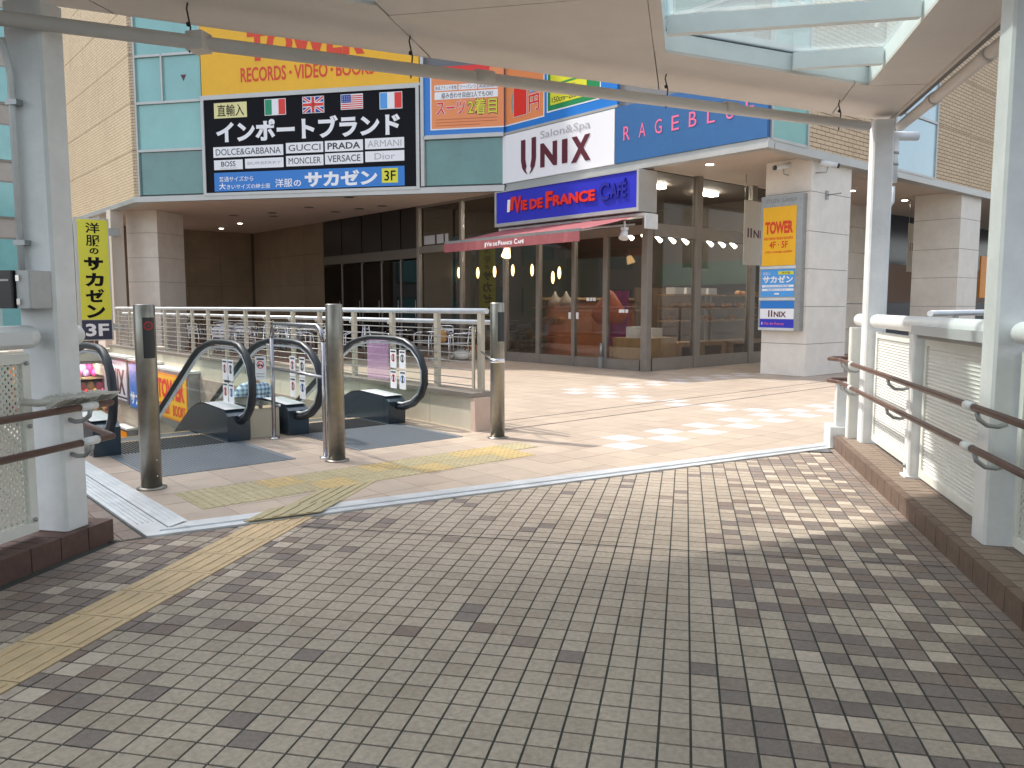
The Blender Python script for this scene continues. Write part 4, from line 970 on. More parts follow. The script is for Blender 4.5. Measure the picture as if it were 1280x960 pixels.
def escalator(x0, x1, label):
    """x0, x1: handrail centre lines; top landing at Y = -3.2, going down towards +Y at 30 degrees"""
    t = Thing("escalator", label, "escalator", base=((x0 + x1) / 2, -2.6, 0)); T30 = math.tan(R(30)); YB = 6.0
    G().prism([(x0 + .02, -4.32), (x1 - .02 + .02, -4.32), (x1, -3.12), (x0 + .02, -3.12)], -.02, .006).put("landing_plate", PLATE, t)
    g = G()
    for k in range(38):
        x = x0 + .05 + k * (x1 - x0 - .1) / 38; g.box(x, x + .012, -4.3, -3.13, .006, .009)
    g.put("plate_ribs", mat("plate_rib", (.15, .17, .19), .4, .4), t, kind='stuff')
    G().box(x0 + .13, x1 - .13, -3.12, -2.45, -.03, .004).put("comb_plate", STEP, t)
    g = G()
    for k in range(30): x = x0 + .15 + k * (x1 - x0 - .3) / 30; g.box(x, x + .01, -3.1, -2.45, .004, .012)
    g.put("comb_ribs", DARKM, t, kind='stuff')
    g = G(); g.box(x0 + .14, x1 - .14, -2.46, -2.43, .004, .010); g.put("comb_edge", YELB, t)
    xs0, xs1 = x0 + .14, x1 - .14; rise = .2; k = 0; y = -2.42
    while y < YB:
        run = .40 if k < 1 else .346; z = -.01 - max(0, (k - 0)) * .2 if k else -.01
        z = -.01 if k == 0 else -.01 - .12 - (k - 1) * .2
        G().box(xs0, xs1, y, y + run + .01, z - .26, z).put("step", STEP, t)
        g = G(); g.box(xs0, xs1, y + run - .02, y + run + .011, z + .0, z + .003); g.put("step_edge", YELB, t)
        y += run; k += 1
    for xh, s in ((x0, 1), (x1, -1)):
        # newel cover and skirt running down
        prof = [(-3.08, .0), (-3.10, .26), (-3.0, .31), (-2.45, .335), (-2.25, .31), (-2.0, .22)]
        yk = YB; top = [(yk, .22 - (yk + 2.0) * T30)]; bot = [(yk, .22 - (yk + 2.0) * T30 - .62), (-2.0, -.40)]
        bx0, bx1 = (xh - .10, xh + .13) if s > 0 else (xh - .13, xh + .10)
        g = G(); g.xprism([(-3.08, .0)] + prof[1:] + top + bot + [(-3.08, -.1)], bx0, bx1); g.put("skirt", mat("skirt_enamel", (.035, .055, .075), .18, .3, spec=.8), t)
        g = G(); pr = [(-3.03, .318), (-2.45, .341), (-2.25, .317), (-2.0, .227)] + [(yk, .227 - (yk + 2.0) * T30)]
        for (ya, za), (yb, zb) in zip(pr[:-1], pr[1:]):
            g.face([(bx0 + .004, ya, za + .002), (bx1 - .004, ya, za + .002), (bx1 - .004, yb, zb + .002), (bx0 + .004, yb, zb + .002)])
        g.put("deck_cover", mat("deck_alu", (.78, .80, .82), .3, .25), t)
        # handrail
        hp = [(-3.05, .19), (-3.25, .20), (-3.45, .26), (-3.60, .36), (-3.68, .50), (-3.68, .64), (-3.60, .78), (-3.46, .89), (-3.28, .955), (-3.1, .975), (-2.8, .98), (-2.5, .975), (-2.25, .94), (-2.05, .89), (-1.85, .80)]
        zz = .80; hp += [(yy, zz - (yy + 1.85) * T30) for yy in (0, 2, 4, YB)]
        sc = .70 if x0 < -10 else .95
        hp = [((-2.8 + (a + 2.8) * sc) if a < -2.8 else a, b) for a, b in hp]
        G().tube([(xh, a, b) for a, b in hp], .031, 10, sx=1.25).put("handrail", RUBBER, t)
        inner = []
        cy, cz = -2.9, .58
        for a, b in hp:
            if a < -2.2: 
                v = Vector((a - cy if a < cy else 0, b - cz)); v = v.normalized() if v.length else Vector((0, 1)); inner.append((a - v.x * .055, b - v.y * .055))
            else: inner.append((a - .03, b - .055))
        G().tube([(xh, a, b) for a, b in inner], .014, 6, sx=1.6).put("handrail_guide", ALU, t)
        # glass balustrade
        gl = [(a, b) for a, b in inner if b > .32 or a > -2.2]
        low = [(YB, .22 - (YB + 2.0) * T30), (-2.0, .225), (-2.25, .31), (-2.45, .335), (-3.02, .32), (-3.4, .33)]
        g = G(); g.xprism(gl + low, xh - .005, xh + .005); g.put("glass_balustrade", CLEAR, t)
    return t
e1 = escalator(-11.12, -9.88, "left escalator going down, beside the ribbed landing plate behind the left bollard")
e2 = escalator(-9.27, -8.03, "right escalator going down next to the railing, behind the middle bollard")
def stickers(xh, ys, eth):
    for k, (ya, za) in enumerate(ys):
        st_ = Thing("notice_sticker", "", "", base=(xh, ya, za)) if 0 else None
        o = G().box(xh - .012, xh - .009, ya - .065, ya + .065, za - .105, za + .105).put("notice_sticker", WHT, eth)
        g = G(); n = 12
        for q in range(n):
            a0, a1 = 2 * math.pi * q / n, 2 * math.pi * (q + 1) / n
            g.face([(xh - .0125, ya - math.cos(a) * r, za + .01 + math.sin(a) * r) for a, r in ((a0, .034), (a0, .045), (a1, .045), (a1, .034))])
        g.put("ring_mark", (RED, DKT, RED, BLU)[k], eth, parent=o)
        g = G(); g.box(xh - .0135, xh - .0125, ya - .012, ya + .012, za - .03, za + .045); g.box(xh - .0135, xh - .0125, ya - .05, ya + .05, za + .075, za + .09); g.put("figure_mark", DKT, eth, parent=o)
stickers(-9.88, [(-2.76, .70), (-2.915, .70), (-2.76, .465), (-2.915, .465)], e1)
stickers(-9.27, [(-3.03, .72), (-3.25, .72), (-3.03, .50), (-3.25, .50)], e2)
stickers(-8.03, [(-3.02, .745), (-3.21, .745), (-3.02, .51), (-3.21, .51)], e2)

# advertising boxes on the well wall
def wallbox(y0, y1, zt, zb0, zb1, name, label):
    """y0 near edge, y1 far edge; zb0 and zb1 their bottoms"""
    t = Thing(name, label, "sign", base=(-7.75, (y0 + y1) / 2, zb0))
    g = G(); g.xprism([(y0, zb0), (y0, zt), (y1, zt), (y1, zb1)], -7.92, -7.71); g.put("case", GREYM, t)
    g = G(); g.box(-7.94, -7.705, y0 - .02, y1 + .02, zt, zt + .045); g.put("cap", CREAM, t)
    return t, faceB(t, -7.923)
t, F = wallbox(4.2, 6.2, .09, -1.12, -.92, "record_shop_lightbox", "amber record shop lightbox with tall red letters on the escalator well wall")
F.rect(-6.12, -.86, -4.28, .03, ORG, 1); F.rect(-6.08, -.82, -4.32, -.02, YOR, 2); 
F.text("TOWER", -6.0, -.48, -4.42, -.08, RED, 3, .05); F.text("RECORDS", -6.0, -.78, -5.3, -.56, RED, 3, .03); F.text("BOOKS", -5.1, -.78, -4.4, -.56, RED, 3, .03)
t, F = wallbox(6.32, 8.0, .15, -1.0, -.9, "suit_shop_lightbox", "blue suit shop lightbox marked 3F in yellow on the escalator well wall")
F.rect(-7.95, -.86, -6.38, .09, BLU, 1); F.rect(-7.2, -.42, -6.38, -.12, YLW, 2); F.text("3F", -6.85, -.38, -6.5, -.16, BLK, 3, .02); F.text("洋服の", -7.2, -.08, -6.5, .04, WHT, 3, .02); F.text("サカゼン", -7.9, -.8, -6.45, -.5, WHT, 3, .045)
t, F = wallbox(8.12, 10.1, .17, -.86, -.84, "salon_lightbox", "white salon lightbox with black letters on the escalator well wall")
F.rect(-10.02, -.78, -8.18, .1, mat("salon_grey", (.60, .63, .68), .35), 1); F.text("UNIX", -9.85, -.66, -8.3, -.08, DKT, 2, .045); F.text("Salon&Spa", -9.2, -.04, -8.35, .05, GRY, 2, 0); F.rect(-10.02, -.74, -8.18, -.70, DKT, 2)
t, F = wallbox(8.3, 9.2, -1.45, -2.05, -2.05, "orange_lightbox", "small orange lightbox low in the escalator well")
F.rect(-9.14, -2.0, -8.36, -1.5, ORG, 1)
# goods of the shop on the lower level
cols = [mat("goods_%s" % n, c, .5, n=.25, ns=9) for n, c in (("red", (.75, .03, .03)), ("orange", (.85, .22, .02)), ("pink", (.8, .05, .3)), ("green", (.08, .25, .05)), ("violet", (.35, .2, .5)), ("gold", (.8, .5, .08)))]
gt = Thing("goods_rack", "rack of red and orange goods in the shop at the foot of the escalators", "shop rack", base=(-7.6, 11.9, -3.2))
G().box(-9.6, -7.1, 12.6, 12.7, -5.2, .0).put("back_panel", mat("rack_back", (.10, .07, .06), .7), gt)
for z in (-.53, -.98, -1.43, -1.88, -2.43, -2.98): G().box(-9.6, -7.25, 11.7, 12.6, z, z + .05).put("shelf", WOOD, gt)
for zi, z in enumerate((-.48, -.93, -1.38, -1.83, -2.38, -2.93)):
    for k in range(12):
        x = -9.5 + k * .19; h = rng.uniform(.30, .46)
        g = G(); g.ball((x, 11.85 + rng.random() * .3, z + h * .5), .5 * h, 8, 5, (.6, .4, 1)); g.ball((x + .06, 11.8, z + h * .25), .25 * h, 7, 4, (.8, .7, 1))
        ci = (k * 5 + zi + rng.randrange(2)) % 6
        solo(g, "shop_goods", (cols[0], cols[1], cols[0], cols[2], cols[4], cols[5])[ci], "%s packaged goods on shelf %s of the rack below the escalators" % (("red", "orange", "red", "pink", "violet", "gold")[ci], ("one, the top,", "two", "three", "four", "five", "six")[zi]), "goods", group="goods on the lower rack", base=(x, 11.85, z))
G().box(-9.5, -7.3, 11.5, 11.6, -.12, -.06).put("rack_fill_light", mat("rack_fill_glow", (1, .96, .9), emit=22), gt)  # unseen glowing tube, added to brighten the goods on the rack
lb = Thing("poster_strip", "narrow bright pink and red poster strip in the lower shop", "poster", base=(-7.0, 11.2, -2.2))
for z0, z1, m in ((-.55, -.12, mat("glow_violet", (.5, .15, .6), emit=.8)), (-1.0, -.57, mat("glow_red", (.9, .05, .04), emit=.7)), (-1.3, -1.02, mat("glow_gold", (.9, .55, .06), emit=.7)), (-1.62, -1.32, MATS["glow_red"] if "glow_red" in MATS else RED), (-1.85, -1.64, mat("glow_sky", (.1, .5, .9), emit=.7)), (-2.35, -1.87, mat("glow_pink", (.95, .04, .25), emit=.7))): G().box(-7.45, -7.12, 11.2, 11.24, z0, z1).put("panel", m, lb)
F = faceD(lb, 11.2); F.disc(-7.28, -.33, .12, .14, WHT, 1); F.disc(-7.28, -.33, .06, .08, cols[4], 2)
for z in (-.9, -1.5, -2.1, -2.25): F.rect(-7.4, z, -7.16, z + .07, WHT, 1)

# person riding down: seen from behind in a plaid shirt
pt = Thing("person", "person in a light blue plaid shirt riding down the right escalator, seen from behind", "person", base=(-8.65, -.55, -1.16))
def skin_obj(name, verts, edges, radii, m, th, root=0, parent=None, sub=2):
    me = bpy.data.meshes.new(name); me.from_pydata([th.inv @ Vector(v) for v in verts], edges, []); me.materials.append(m)
    o = bpy.data.objects.new(name, me); col.objects.link(o); o.parent = parent or th.o
    sk = o.modifiers.new("skin", 'SKIN'); sk.use_smooth_shade = True
    for k, r in enumerate(radii): me.skin_vertices[0].data[k].radius = r if isinstance(r, tuple) else (r, r)
    me.skin_vertices[0].data[root].use_root = True
    o.modifiers.new("sub", 'SUBSURF').levels = sub; o.modifiers["sub"].render_levels = sub
    return o
px, py, pz = -8.65, -.55, -1.16
V = [(px, py, pz + .92), (px, py, pz + 1.12), (px, py + .02, pz + 1.32), (px, py + .02, pz + 1.44), (px, py + .03, pz + 1.50), (px, py + .05, pz + 1.60), (px, py + .06, pz + 1.70),
     (px - .19, py + .02, pz + 1.39), (px - .27, py + .03, pz + 1.13), (px - .29, py + .22, pz + .98), (px - .29, py + .30, pz + .99),
     (px + .19, py + .02, pz + 1.39), (px + .27, py + .03, pz + 1.13), (px + .29, py + .22, pz + .98), (px + .29, py + .30, pz + .99),
     (px - .09, py, pz + .84), (px - .10, py + .03, pz + .47), (px - .10, py, pz + .09), (px - .10, py + .13, pz + .04),
     (px + .09, py, pz + .84), (px + .10, py + .03, pz + .47), (px + .10, py, pz + .09), (px + .10, py + .13, pz + .04)]
Ed = [(0, 1), (1, 2), (2, 3), (3, 4), (4, 5), (5, 6), (3, 7), (7, 8), (8, 9), (9, 10), (3, 11), (11, 12), (12, 13), (13, 14), (0, 15), (15, 16), (16, 17), (17, 18), (0, 19), (19, 20), (20, 21), (21, 22)]
Rd = [(.14, .11), (.14, .11), (.15, .11), (.09, .08), .055, .085, .08, .058, .046, .036, .04, .058, .046, .036, .04, .085, .06, .04, .035, .085, .06, .04, .035]
skin_obj("body", V, Ed, Rd, SKIN, pt)
Vs = V[:4] + [V[7], V[8], (V[9][0], V[9][1] - .06, V[9][2] + .04), V[11], V[12], (V[13][0], V[13][1] - .06, V[13][2] + .04)]
skin_obj("shirt", Vs, [(0, 1), (1, 2), (2, 3), (3, 4), (4, 5), (5, 6), (3, 7), (7, 8), (8, 9)], [(.175, .13), (.17, .13), (.185, .135), (.11, .10), .085, .070, .055, .085, .070, .055], PLAID, pt)
skin_obj("trousers", [V[0]] + V[15:18] + V[19:22], [(0, 1), (1, 2), (2, 3), (0, 4), (4, 5), (5, 6)], [(.16, .125), .10, .08, .06, .10, .08, .06], mat("dark_trousers", (.03, .035, .05), .8), pt)
g = G(); g.ball((px, py + .035, pz + 1.665), .112, 12, 8, (.95, 1.08, 1.1)); g.put("hair", HAIR, pt)
for s in (-1, 1): g = G(); g.bbox(px + s * .10 - .05, px + s * .10 + .05, py - .08, py + .2, pz, pz + .09, .02); g.put("shoe", BLACK, pt)

# ================================================================ railing, loop rail, bollards
rl = Thing("terrace_railing", "long stainless railing with beige posts and thin rods along the escalator well", "railing", base=(-7.55, 2, .4))
yp = [-4.02, -3.2, -2.235, -1.28, -.30, .57, 1.47, 2.36, 3.23, 4.10, 4.94, 5.76, 6.58, 7.42, 8.26, 9.1, 9.95]
for y in yp:
    g = G(); g.box(-7.575, -7.525, y - .035, y + .035, .41, 1.27); g.put("post", RAILP, rl)
    if y > -3: g = G(); g.tube([(-7.60, y + .02, 1.13), (-7.68, y - .12, 1.165)], .014, 5); g.put("rail_bracket", ALU, rl)
G().tube([(-7.55, -4.12, 1.29), (-7.55, 10.2, 1.29)], .032, 10).put("top_rail", ALU, rl)
G().tube([(-7.40, -4.12, 1.165), (-7.40, 10.2, 1.165)], .026, 8).put("inner_rail", ALU, rl)
for z in (1.09, 1.0, .91, .82, .73, .64, .55, .47): G().tube([(-7.60, -3.95, z), (-7.60, 10.2, z)], .006, 5).put("rod", mat("rod_steel", (.40, .38, .35), .4, .6), rl)
G().box(-7.61, -7.59, -3.965, -3.93, .44, 1.12).put("end_bar", RAILP, rl)
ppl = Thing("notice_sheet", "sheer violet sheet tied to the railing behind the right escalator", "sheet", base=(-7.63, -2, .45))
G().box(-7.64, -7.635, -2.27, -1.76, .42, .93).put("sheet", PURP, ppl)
LOOPM = mat("loop_steel", (.42, .41, .43), .26, .95)
lo = Thing("loop_rail", "polished steel loop rail standing between the two landing plates", "rail", base=(-9.6, -3.8, 0))
g = G(); A, Bq = Vector((-9.56, -3.16, 0)), Vector((-9.66, -4.45, 0)); d = (Bq - A)
pts = [A, A + Vector((0, 0, 1.05))] + [A + d * .03 + Vector((0, 0, 1.13)), A + d * .09 + Vector((0, 0, 1.17)), A + d * .90 + Vector((0, 0, 1.17)), A + d * .965 + Vector((0, 0, 1.13)), Bq + Vector((0, 0, 1.03)), Bq]
g.tube([pts[0], pts[1]], .021, 10); g.tube([pts[1] + Vector((0, 0, -.02))] + pts[2:6] + [pts[6]], .021, 10); g.tube([pts[6], pts[7]], .021, 10); g.put("loop", LOOPM, lo)
G().tube([A + Vector((0, 0, .72)), Bq + Vector((0, 0, .72))], .014, 8).put("mid_bar", LOOPM, lo)
for v in (A, Bq): G().lathe(v.x, v.y, [(.055, .0), (.055, .012), (.03, .018)], 12).put("base_flange", CHROME, lo)
nb_ = Thing("bicycle_notice", "white notice with a red no bicycles sign hung on the loop rail", "notice", base=(-9.6, -3.05, .8))
g = G(BF); c0 = Vector(w2b(-9.58, -3.13)); 
g.box(c0.x - .14, c0.x - .02, c0.y - .028, c0.y - .024, .60, .84); g.put("sheet", WHT, nb_)
F = Face(nb_, (0, c0.y - .028, 0), (1, 0, 0), BF)
for k in range(12):
    a0, a1 = 2 * math.pi * k / 12, 2 * math.pi * (k + 1) / 12
    F.poly([(c0.x - .08 + math.cos(a) * r, .755 + math.sin(a) * r) for a, r in ((a0, .032), (a0, .041), (a1, .041), (a1, .032))], RED, 1)
F.poly([(c0.x - .108, .778), (c0.x - .102, .784), (c0.x - .052, .732), (c0.x - .058, .726)][::-1], RED, 1)
for s in (-.016, .016): F.disc(c0.x - .08 + s, .748, .011, .011, DKT, 1)
F.rect(c0.x - .12, .805, c0.x - .04, .82, DKT, 1); F.rect(c0.x - .125, .66, c0.x - .035, .668, GRY, 1); F.rect(c0.x - .125, .63, c0.x - .035, .638, GRY, 1)

def bollard(x, y, h, ang, logo, label):
    t = Thing("bollard", label, "bollard", base=(x, y, 0)); r = .073
    G().lathe(x, y, [(r, 0), (r, h - .012), (r - .004, h - .003), (r - .02, h)], 28).put("body", STEEL, t)
    G().lathe(x, y, [(.105, .0), (.105, .010), (.078, .018)], 24).put("base_flange", STEEL, t)
    g = G(); n = 8; a0, a1 = R(ang - 34), R(ang + 34)
    for k in range(n):
        b0, b1 = a0 + (a1 - a0) * k / n, a0 + (a1 - a0) * (k + 1) / n
        g.face([(x + (r + .003) * math.cos(b0), y + (r + .003) * math.sin(b0), h - .39), (x + (r + .003) * math.cos(b1), y + (r + .003) * math.sin(b1), h - .39),
                (x + (r + .003) * math.cos(b1), y + (r + .003) * math.sin(b1), h - .095), (x + (r + .003) * math.cos(b0), y + (r + .003) * math.sin(b0), h - .095)])
    w_ = g.put("sensor_window", BLACK, t)
    if logo:
        g = G(); am = R(ang - 4)
        for k in range(14):
            t0, t1 = 2 * math.pi * k / 14, 2 * math.pi * (k + 1) / 14
            g.face([(x + (r + .005) * math.cos(am + math.cos(tt) * q / r), y + (r + .005) * math.sin(am + math.cos(tt) * q / r), h - .155 + math.sin(tt) * q) for tt, q in ((t0, .020), (t0, .033), (t1, .033), (t1, .020))])
        for k in range(8):
            t0, t1 = 2 * math.pi * k / 8, 2 * math.pi * (k + 1) / 8
            g.face([(x + (r + .005) * math.cos(am + math.cos(tt) * q / r), y + (r + .005) * math.sin(am + math.cos(tt) * q / r), h - .155 + math.sin(tt) * q) for tt, q in ((t0, .0), (t0, .008), (t1, .008), (t1, .0))])
        g.put("ring_light", mat("sensor_red", (.30, .015, .02), .3), t, parent=w_)
    for k, zz in enumerate((.22, .10)):
        b = R(ang + 10); G().ball((x + (r + .002) * math.cos(b), y + (r + .002) * math.sin(b), zz), .006, 6, 4).put("screw", CHROME, t)
    return t
def toward(x, y, off): return math.degrees(math.atan2(CAM.y - y, CAM.x - x)) + off
bollard(-11.2, -4.68, 1.36, toward(-11.2, -4.68, 22), True, "left stainless bollard with a dark window and red ring mark near its top")
bollard(-9.64, -4.62, 1.365, 90, False, "plain middle stainless bollard standing beside the loop rail")
bb3 = bollard(-7.80, -4.60, 1.38, toward(-7.8, -4.6, 38), False, "right stainless bollard with a dark side window at the end of the railing")
g = G(); g.tube([(-7.55, -4.0, .86), (-7.66, -4.3, .80), (-7.74, -4.54, .80)], .012, 6); g.lathe(-7.80, -4.60, [(.078, .775), (.078, .815)], 20); g.put("tie_strap", CHROME, bb3)

# ================================================================ terrace tables and chairs
def make_chair(mw):
    t = Thing("armchair", "silver tubular armchair with slatted back on the shaded terrace", "chair", base=(0, 0, 0), group="silver terrace armchairs")
    G().box(-.22, .22, -.21, .22, .43, .445).put("seat", ALU, t)
    for s in (-1, 1):
        G().tube([(s * .26, .24, 0), (s * .25, .22, .62), (s * .25, .10, .67), (s * .25, -.16, .68), (s * .25, -.22, .66)], .013, 6).put("front_leg", CHROME, t)
        G().tube([(s * .24, -.27, 0), (s * .22, -.22, .44), (s * .21, -.27, .84)], .013, 6).put("rear_leg", CHROME, t)
    G().tube([(-.21, -.27, .84), (-.12, -.31, .86), (.12, -.31, .86), (.21, -.27, .84)], .013, 6).put("top_rail", CHROME, t)
    for z in (.76, .67, .58): G().box(-.2, .2, -.27, -.262, z - .022, z + .022).put("back_slat", ALU, t)
    return t.o
def make_table():
    t = Thing("terrace_table", "round aluminium table on the shaded terrace", "table", base=(0, 0, 0), group="round terrace tables")
    G().lathe(0, 0, [(.34, .70), (.35, .705), (.35, .725), (.34, .73)], 22).put("table_top", CHROME, t)
    G().lathe(0, 0, [(.03, .03), (.03, .70)], 10).put("column", ALU, t)
    for k in range(4):
        a = R(45 + 90 * k); G().tube([(0, 0, .06), (.27 * math.cos(a), .27 * math.sin(a), .015)], .02, 6).put("foot", ALU, t)
    return t.o
ch = tb = None
spots = [(-4.9, 15.2, 4), (-4.2, 12.3, 4), (-3.0, 14.8, 3), (-2.2, 12.6, 4), (-2.0, 16.2, 3), (-4.6, 9.6, 3), (-2.6, 9.9, 4), (-5.4, 17.4, 2), (-3.4, 7.4, 3), (-1.5, 7.0, 2), (-1.1, 14.2, 3), (-1.5, 5.35, 1)]
for k, (x, y, n) in enumerate(spots):
    mw = Matrix.Translation((x, y, 0)) @ Matrix.Rotation(rng.random() * 3, 4, 'Z')
    if tb is None: tb = make_table(); tb.matrix_world = mw
    else: copy_tree(tb, mw)
    for j in range(n):
        a = rng.random() * .8 + j * 2 * math.pi / max(n, 3) + k
        cx, cy = x + .66 * math.cos(a), y + .66 * math.sin(a)
        mw = Matrix.Translation((cx, cy, 0)) @ Matrix.Rotation(a + math.pi / 2 + rng.uniform(-.2, .2), 4, 'Z')
        if cx > -.6 or cx < -6.9: continue
        if ch is None: ch = make_chair(mw); ch.matrix_world = mw
        else: copy_tree(ch, mw)
bgt = Thing("tan_bag", "tan handbag resting on a terrace chair near the end of the railing", "bag", base=(-1.6, 5.1, .45))
cw = Matrix.Translation((-1.6, 5.0, 0)) @ Matrix.Rotation(2.2, 4, 'Z'); copy_tree(ch, cw)
g = G(); g.ball((-1.6, 5.05, .60), .2, 10, 6, (1.0, .6, .85)); g.put("pouch", mat("tan_leather", (.45, .24, .08), .6, n=.2, ns=10), bgt); G().tube([(-1.75, 5.05, .72), (-1.6, 5.05, .86), (-1.45, 5.05, .72)], .012, 5).put("strap", mat("cream_strap", (.7, .6, .45), .6), bgt)
wb = Thing("white_bag", "white holdall with brown handles lying on the terrace floor", "bag", base=(-.9, 4.9, 0))
g = G(); g.ball((-.95, 5.0, .14), .3, 12, 7, (.9, .75, .48)); g.ball((-1.05, 5.32, .07), .12, 8, 5, (1, .8, .5)); g.put("pouch", mat("white_canvas", (.72, .72, .68), .8), wb)
g = G(); g.tube([(-.9, 4.85, .22), (-.85, 4.75, .40), (-.8, 4.65, .36), (-.8, 4.6, .1)], .025, 6); g.tube([(-.98, 4.9, .24), (-.92, 4.8, .42), (-.9, 4.7, .36)], .02, 6); g.put("handle", mat("brown_strap", (.30, .13, .07), .6), wb)

# plaza edge rail on the right
pr_ = Thing("plaza_rail", "grey plaza edge rail running behind the white parapet", "railing", base=(0, -7.5, 0))
G().tube([(-4.6, -7.5, 1.27), (14, -7.5, 1.31)], .032, 8).put("top_rail", ALU, pr_)
for k in range(10): G().box(-4.0 + k * 1.8, -3.93 + k * 1.8, -7.52, -7.48, 0, 1.26).put("post", GREYM, pr_)
for z in (.3, .6, .9): G().tube([(-4.6, -7.5, z), (14, -7.5, z)], .014, 6).put("rod", ALU, pr_)

# ================================================================ bridge parapets
def perf_panel(th, p, q0, q1, z0, z1, side, m=PERF, back=None, name="infill_panel"):
    o = G(BF).box(p - .004, p + .004, q0 + .05, q1 - .05, z0 + .05, z1 - .05).put(name, m, th)
    g = G(BF)
    g.bbox(p - .022, p + .022, q0, q1, z0, z0 + .055, .004); g.box(p - .02, p + .02, q0, q1, z1 - .05, z1); g.box(p - .02, p + .02, q0, q0 + .05, z0 + .056, z1 - .051); g.box(p - .02, p + .02, q1 - .05, q1, z0 + .056, z1 - .051)
    g.put("panel_frame", CREAM, th)
    return o
RIB = mat("ribbed_panel", (.75, .75, .71), .5)
def ribbed(th, p, q0, q1, z0, z1, step, m=RIB):
    G(BF).box(p - .004, p + .006, q0 + .05, q1 - .05, z0 + .05, z1 - .05).put("infill_panel", m, th)
    g = G(BF); z = z0 + .07
    while z < z1 - .07:
        g.face([(p - .005, q0 + .055, z), (p - .005, q1 - .055, z), (p - .014, q1 - .055, z + step * .5), (p - .014, q0 + .055, z + step * .5)], True)
        g.face([(p - .014, q0 + .055, z + step * .5), (p - .014, q1 - .055, z + step * .5), (p - .005, q1 - .055, z + step * .62), (p - .005, q0 + .055, z + step * .62)], True)
        z += step
    g.put("panel_ribs", m, th, kind='stuff')
    g = G(BF); g.bbox(p - .022, p + .022, q0, q1, z0, z0 + .055, .004); g.box(p - .02, p + .02, q0, q1, z1 - .05, z1); g.box(p - .02, p + .02, q0, q0 + .05, z0 + .056, z1 - .051); g.box(p - .02, p + .02, q1 - .05, q1, z0 + .056, z1 - .051)
    g.put("panel_frame", CREAM, th)
par = Thing("right_parapet", "white bridge parapet with tubular top and ribbed panels on the right", "parapet", base=(1.62, 5, .12), frame=BF)
PP = 1.63
def endtube(th, p, q0, q1, z, r, name="top_tube", m=WHITE, r0=True, r1=True):
    pth = []; rr = []
    for k in range(5):
        a = R(90 * k / 4)
        if r0: pth.append((p, q0 + r - r * math.sin(a) if 0 else q0 + r * (1 - math.sin(a)) if 0 else q0 + r - r * math.cos(a), z)); rr.append(max(.004, r * math.sin(a)))
    if not r0: pth.append((p, q0, z)); rr.append(r)
    if r1:
        for k in range(5): a = R(90 * k / 4); pth.append((p, q1 - r + r * math.sin(a), z)); rr.append(max(.004, r * math.cos(a)))
    else: pth.append((p, q1, z)); rr.append(r)
    return G(BF).tube(pth, rr, 16).put(name, m, th)
TR = .058
endtube(par, PP, 4.66, 7.56, 1.215, TR); endtube(par, PP, 7.82, 8.25, 1.215, TR); endtube(par, PP, 1.2, 4.44, 1.215, TR)
g = G(BF); g.bbox(PP - .075, PP - .02, 4.70, 6.12, 1.15, 1.212, .012); g.put("light_strip", mat("frosted_strip", (.60, .62, .63), .22, .1), par)
g = G(BF); g.box(PP - .06, PP + .03, 4.70, 6.0, 1.125, 1.148); g.put("strip_tray", GREYM, par)
g = G(BF); g.bbox(PP - .055, PP + .05, 6.10, 6.23, .12, 1.15, .01); g.put("post", WHITE, par); G(BF).box(PP - .075, PP + .06, 6.09, 6.24, .12, .135).put("post_foot", WHITE, par)
for q in (6.13,): G(BF).ball((PP - .058, q + .04, .2), .018, 8, 5).put("bolt", GREYM, par)
ribbed(par, PP + .03, 6.26, 7.56, .16, 1.12, .022); ribbed(par, PP + .03, 4.66, 6.08, .14, 1.12, .025)
perf_panel(par, PP + .03, 3.0, 4.42, .14, 1.12, 1); perf_panel(par, PP + .03, 1.2, 2.98, .14, 1.12, 1)
# white housing at the far end of the parapet
g = G(BF); g.bbox(PP - .14, PP - .02, 7.86, 7.95, .12, 1.15, .01); g.put("end_post", CREAM, par)
g = G(BF); g.bbox(1.42, 1.62, 8.05, 8.14, .2, .62, .006); g.bbox(1.36, 1.66, 8.0, 8.30, .0, .2, .01); g.put("end_housing", WHITE, par)
lp = Thing("left_parapet", "white bridge parapet with perforated panel on the left", "parapet", base=(-3.38, 2.5, .12), frame=BF)
endtube(lp, -3.38, .5, 3.64, 1.185, .062); endtube(lp, -3.38, 3.82, 3.96, 1.185, .062)
g = G(BF); g.bbox(-3.335, -3.30, .5, 3.54, 1.15, 1.215, .012); g.put("light_strip", MATS["frosted_strip"], lp)
perf_panel(lp, -3.38, 2.3, 3.56, .15, 1.10, 1); perf_panel(lp, -3.38, .9, 2.28, .15, 1.10, 1)
for z in (.22, .72, 1.05): G(BF).ball((-3.35, 3.53, z), .012, 6, 4).put("bolt", GREYM, lp)

def handrail(p, q0, q1, z, side, label, sleeves, brackets, turn=None):
    t = Thing("handrail", label, "handrail", base=(p, (q0 + q1) / 2, z), frame=BF)
    G(BF).tube([(p, q0, z), (p, q1, z)], .0185, 10, caps=True).put("rail", REDW, t)
    if turn:
        G(BF).tube([(p, q1 - .012, z)] + turn, .0185, 10).put("return_rail", REDW, t)
    for a, b in sleeves: G(BF).tube([(p, a, z), (p, b, z)], .0225, 10).put("sleeve", WHITE, t)
    for q, w_ in brackets:
        g = G(BF); s = side; g.tube([(p, q, z - .015), (p + s * .01, q, z - .055), (p + s * .05, q, z - .085), (p + s * .10, q, z - .09), (p + s * w_, q, z - .075)], .013, 6); g.put("bracket", GREYM, t)
def wturn(p, q, z, dw, l):
    v = Vector(b2w(p, q)) + Vector(dw) * l; pb = w2b(v.x, v.y); return (pb[0], pb[1], z)
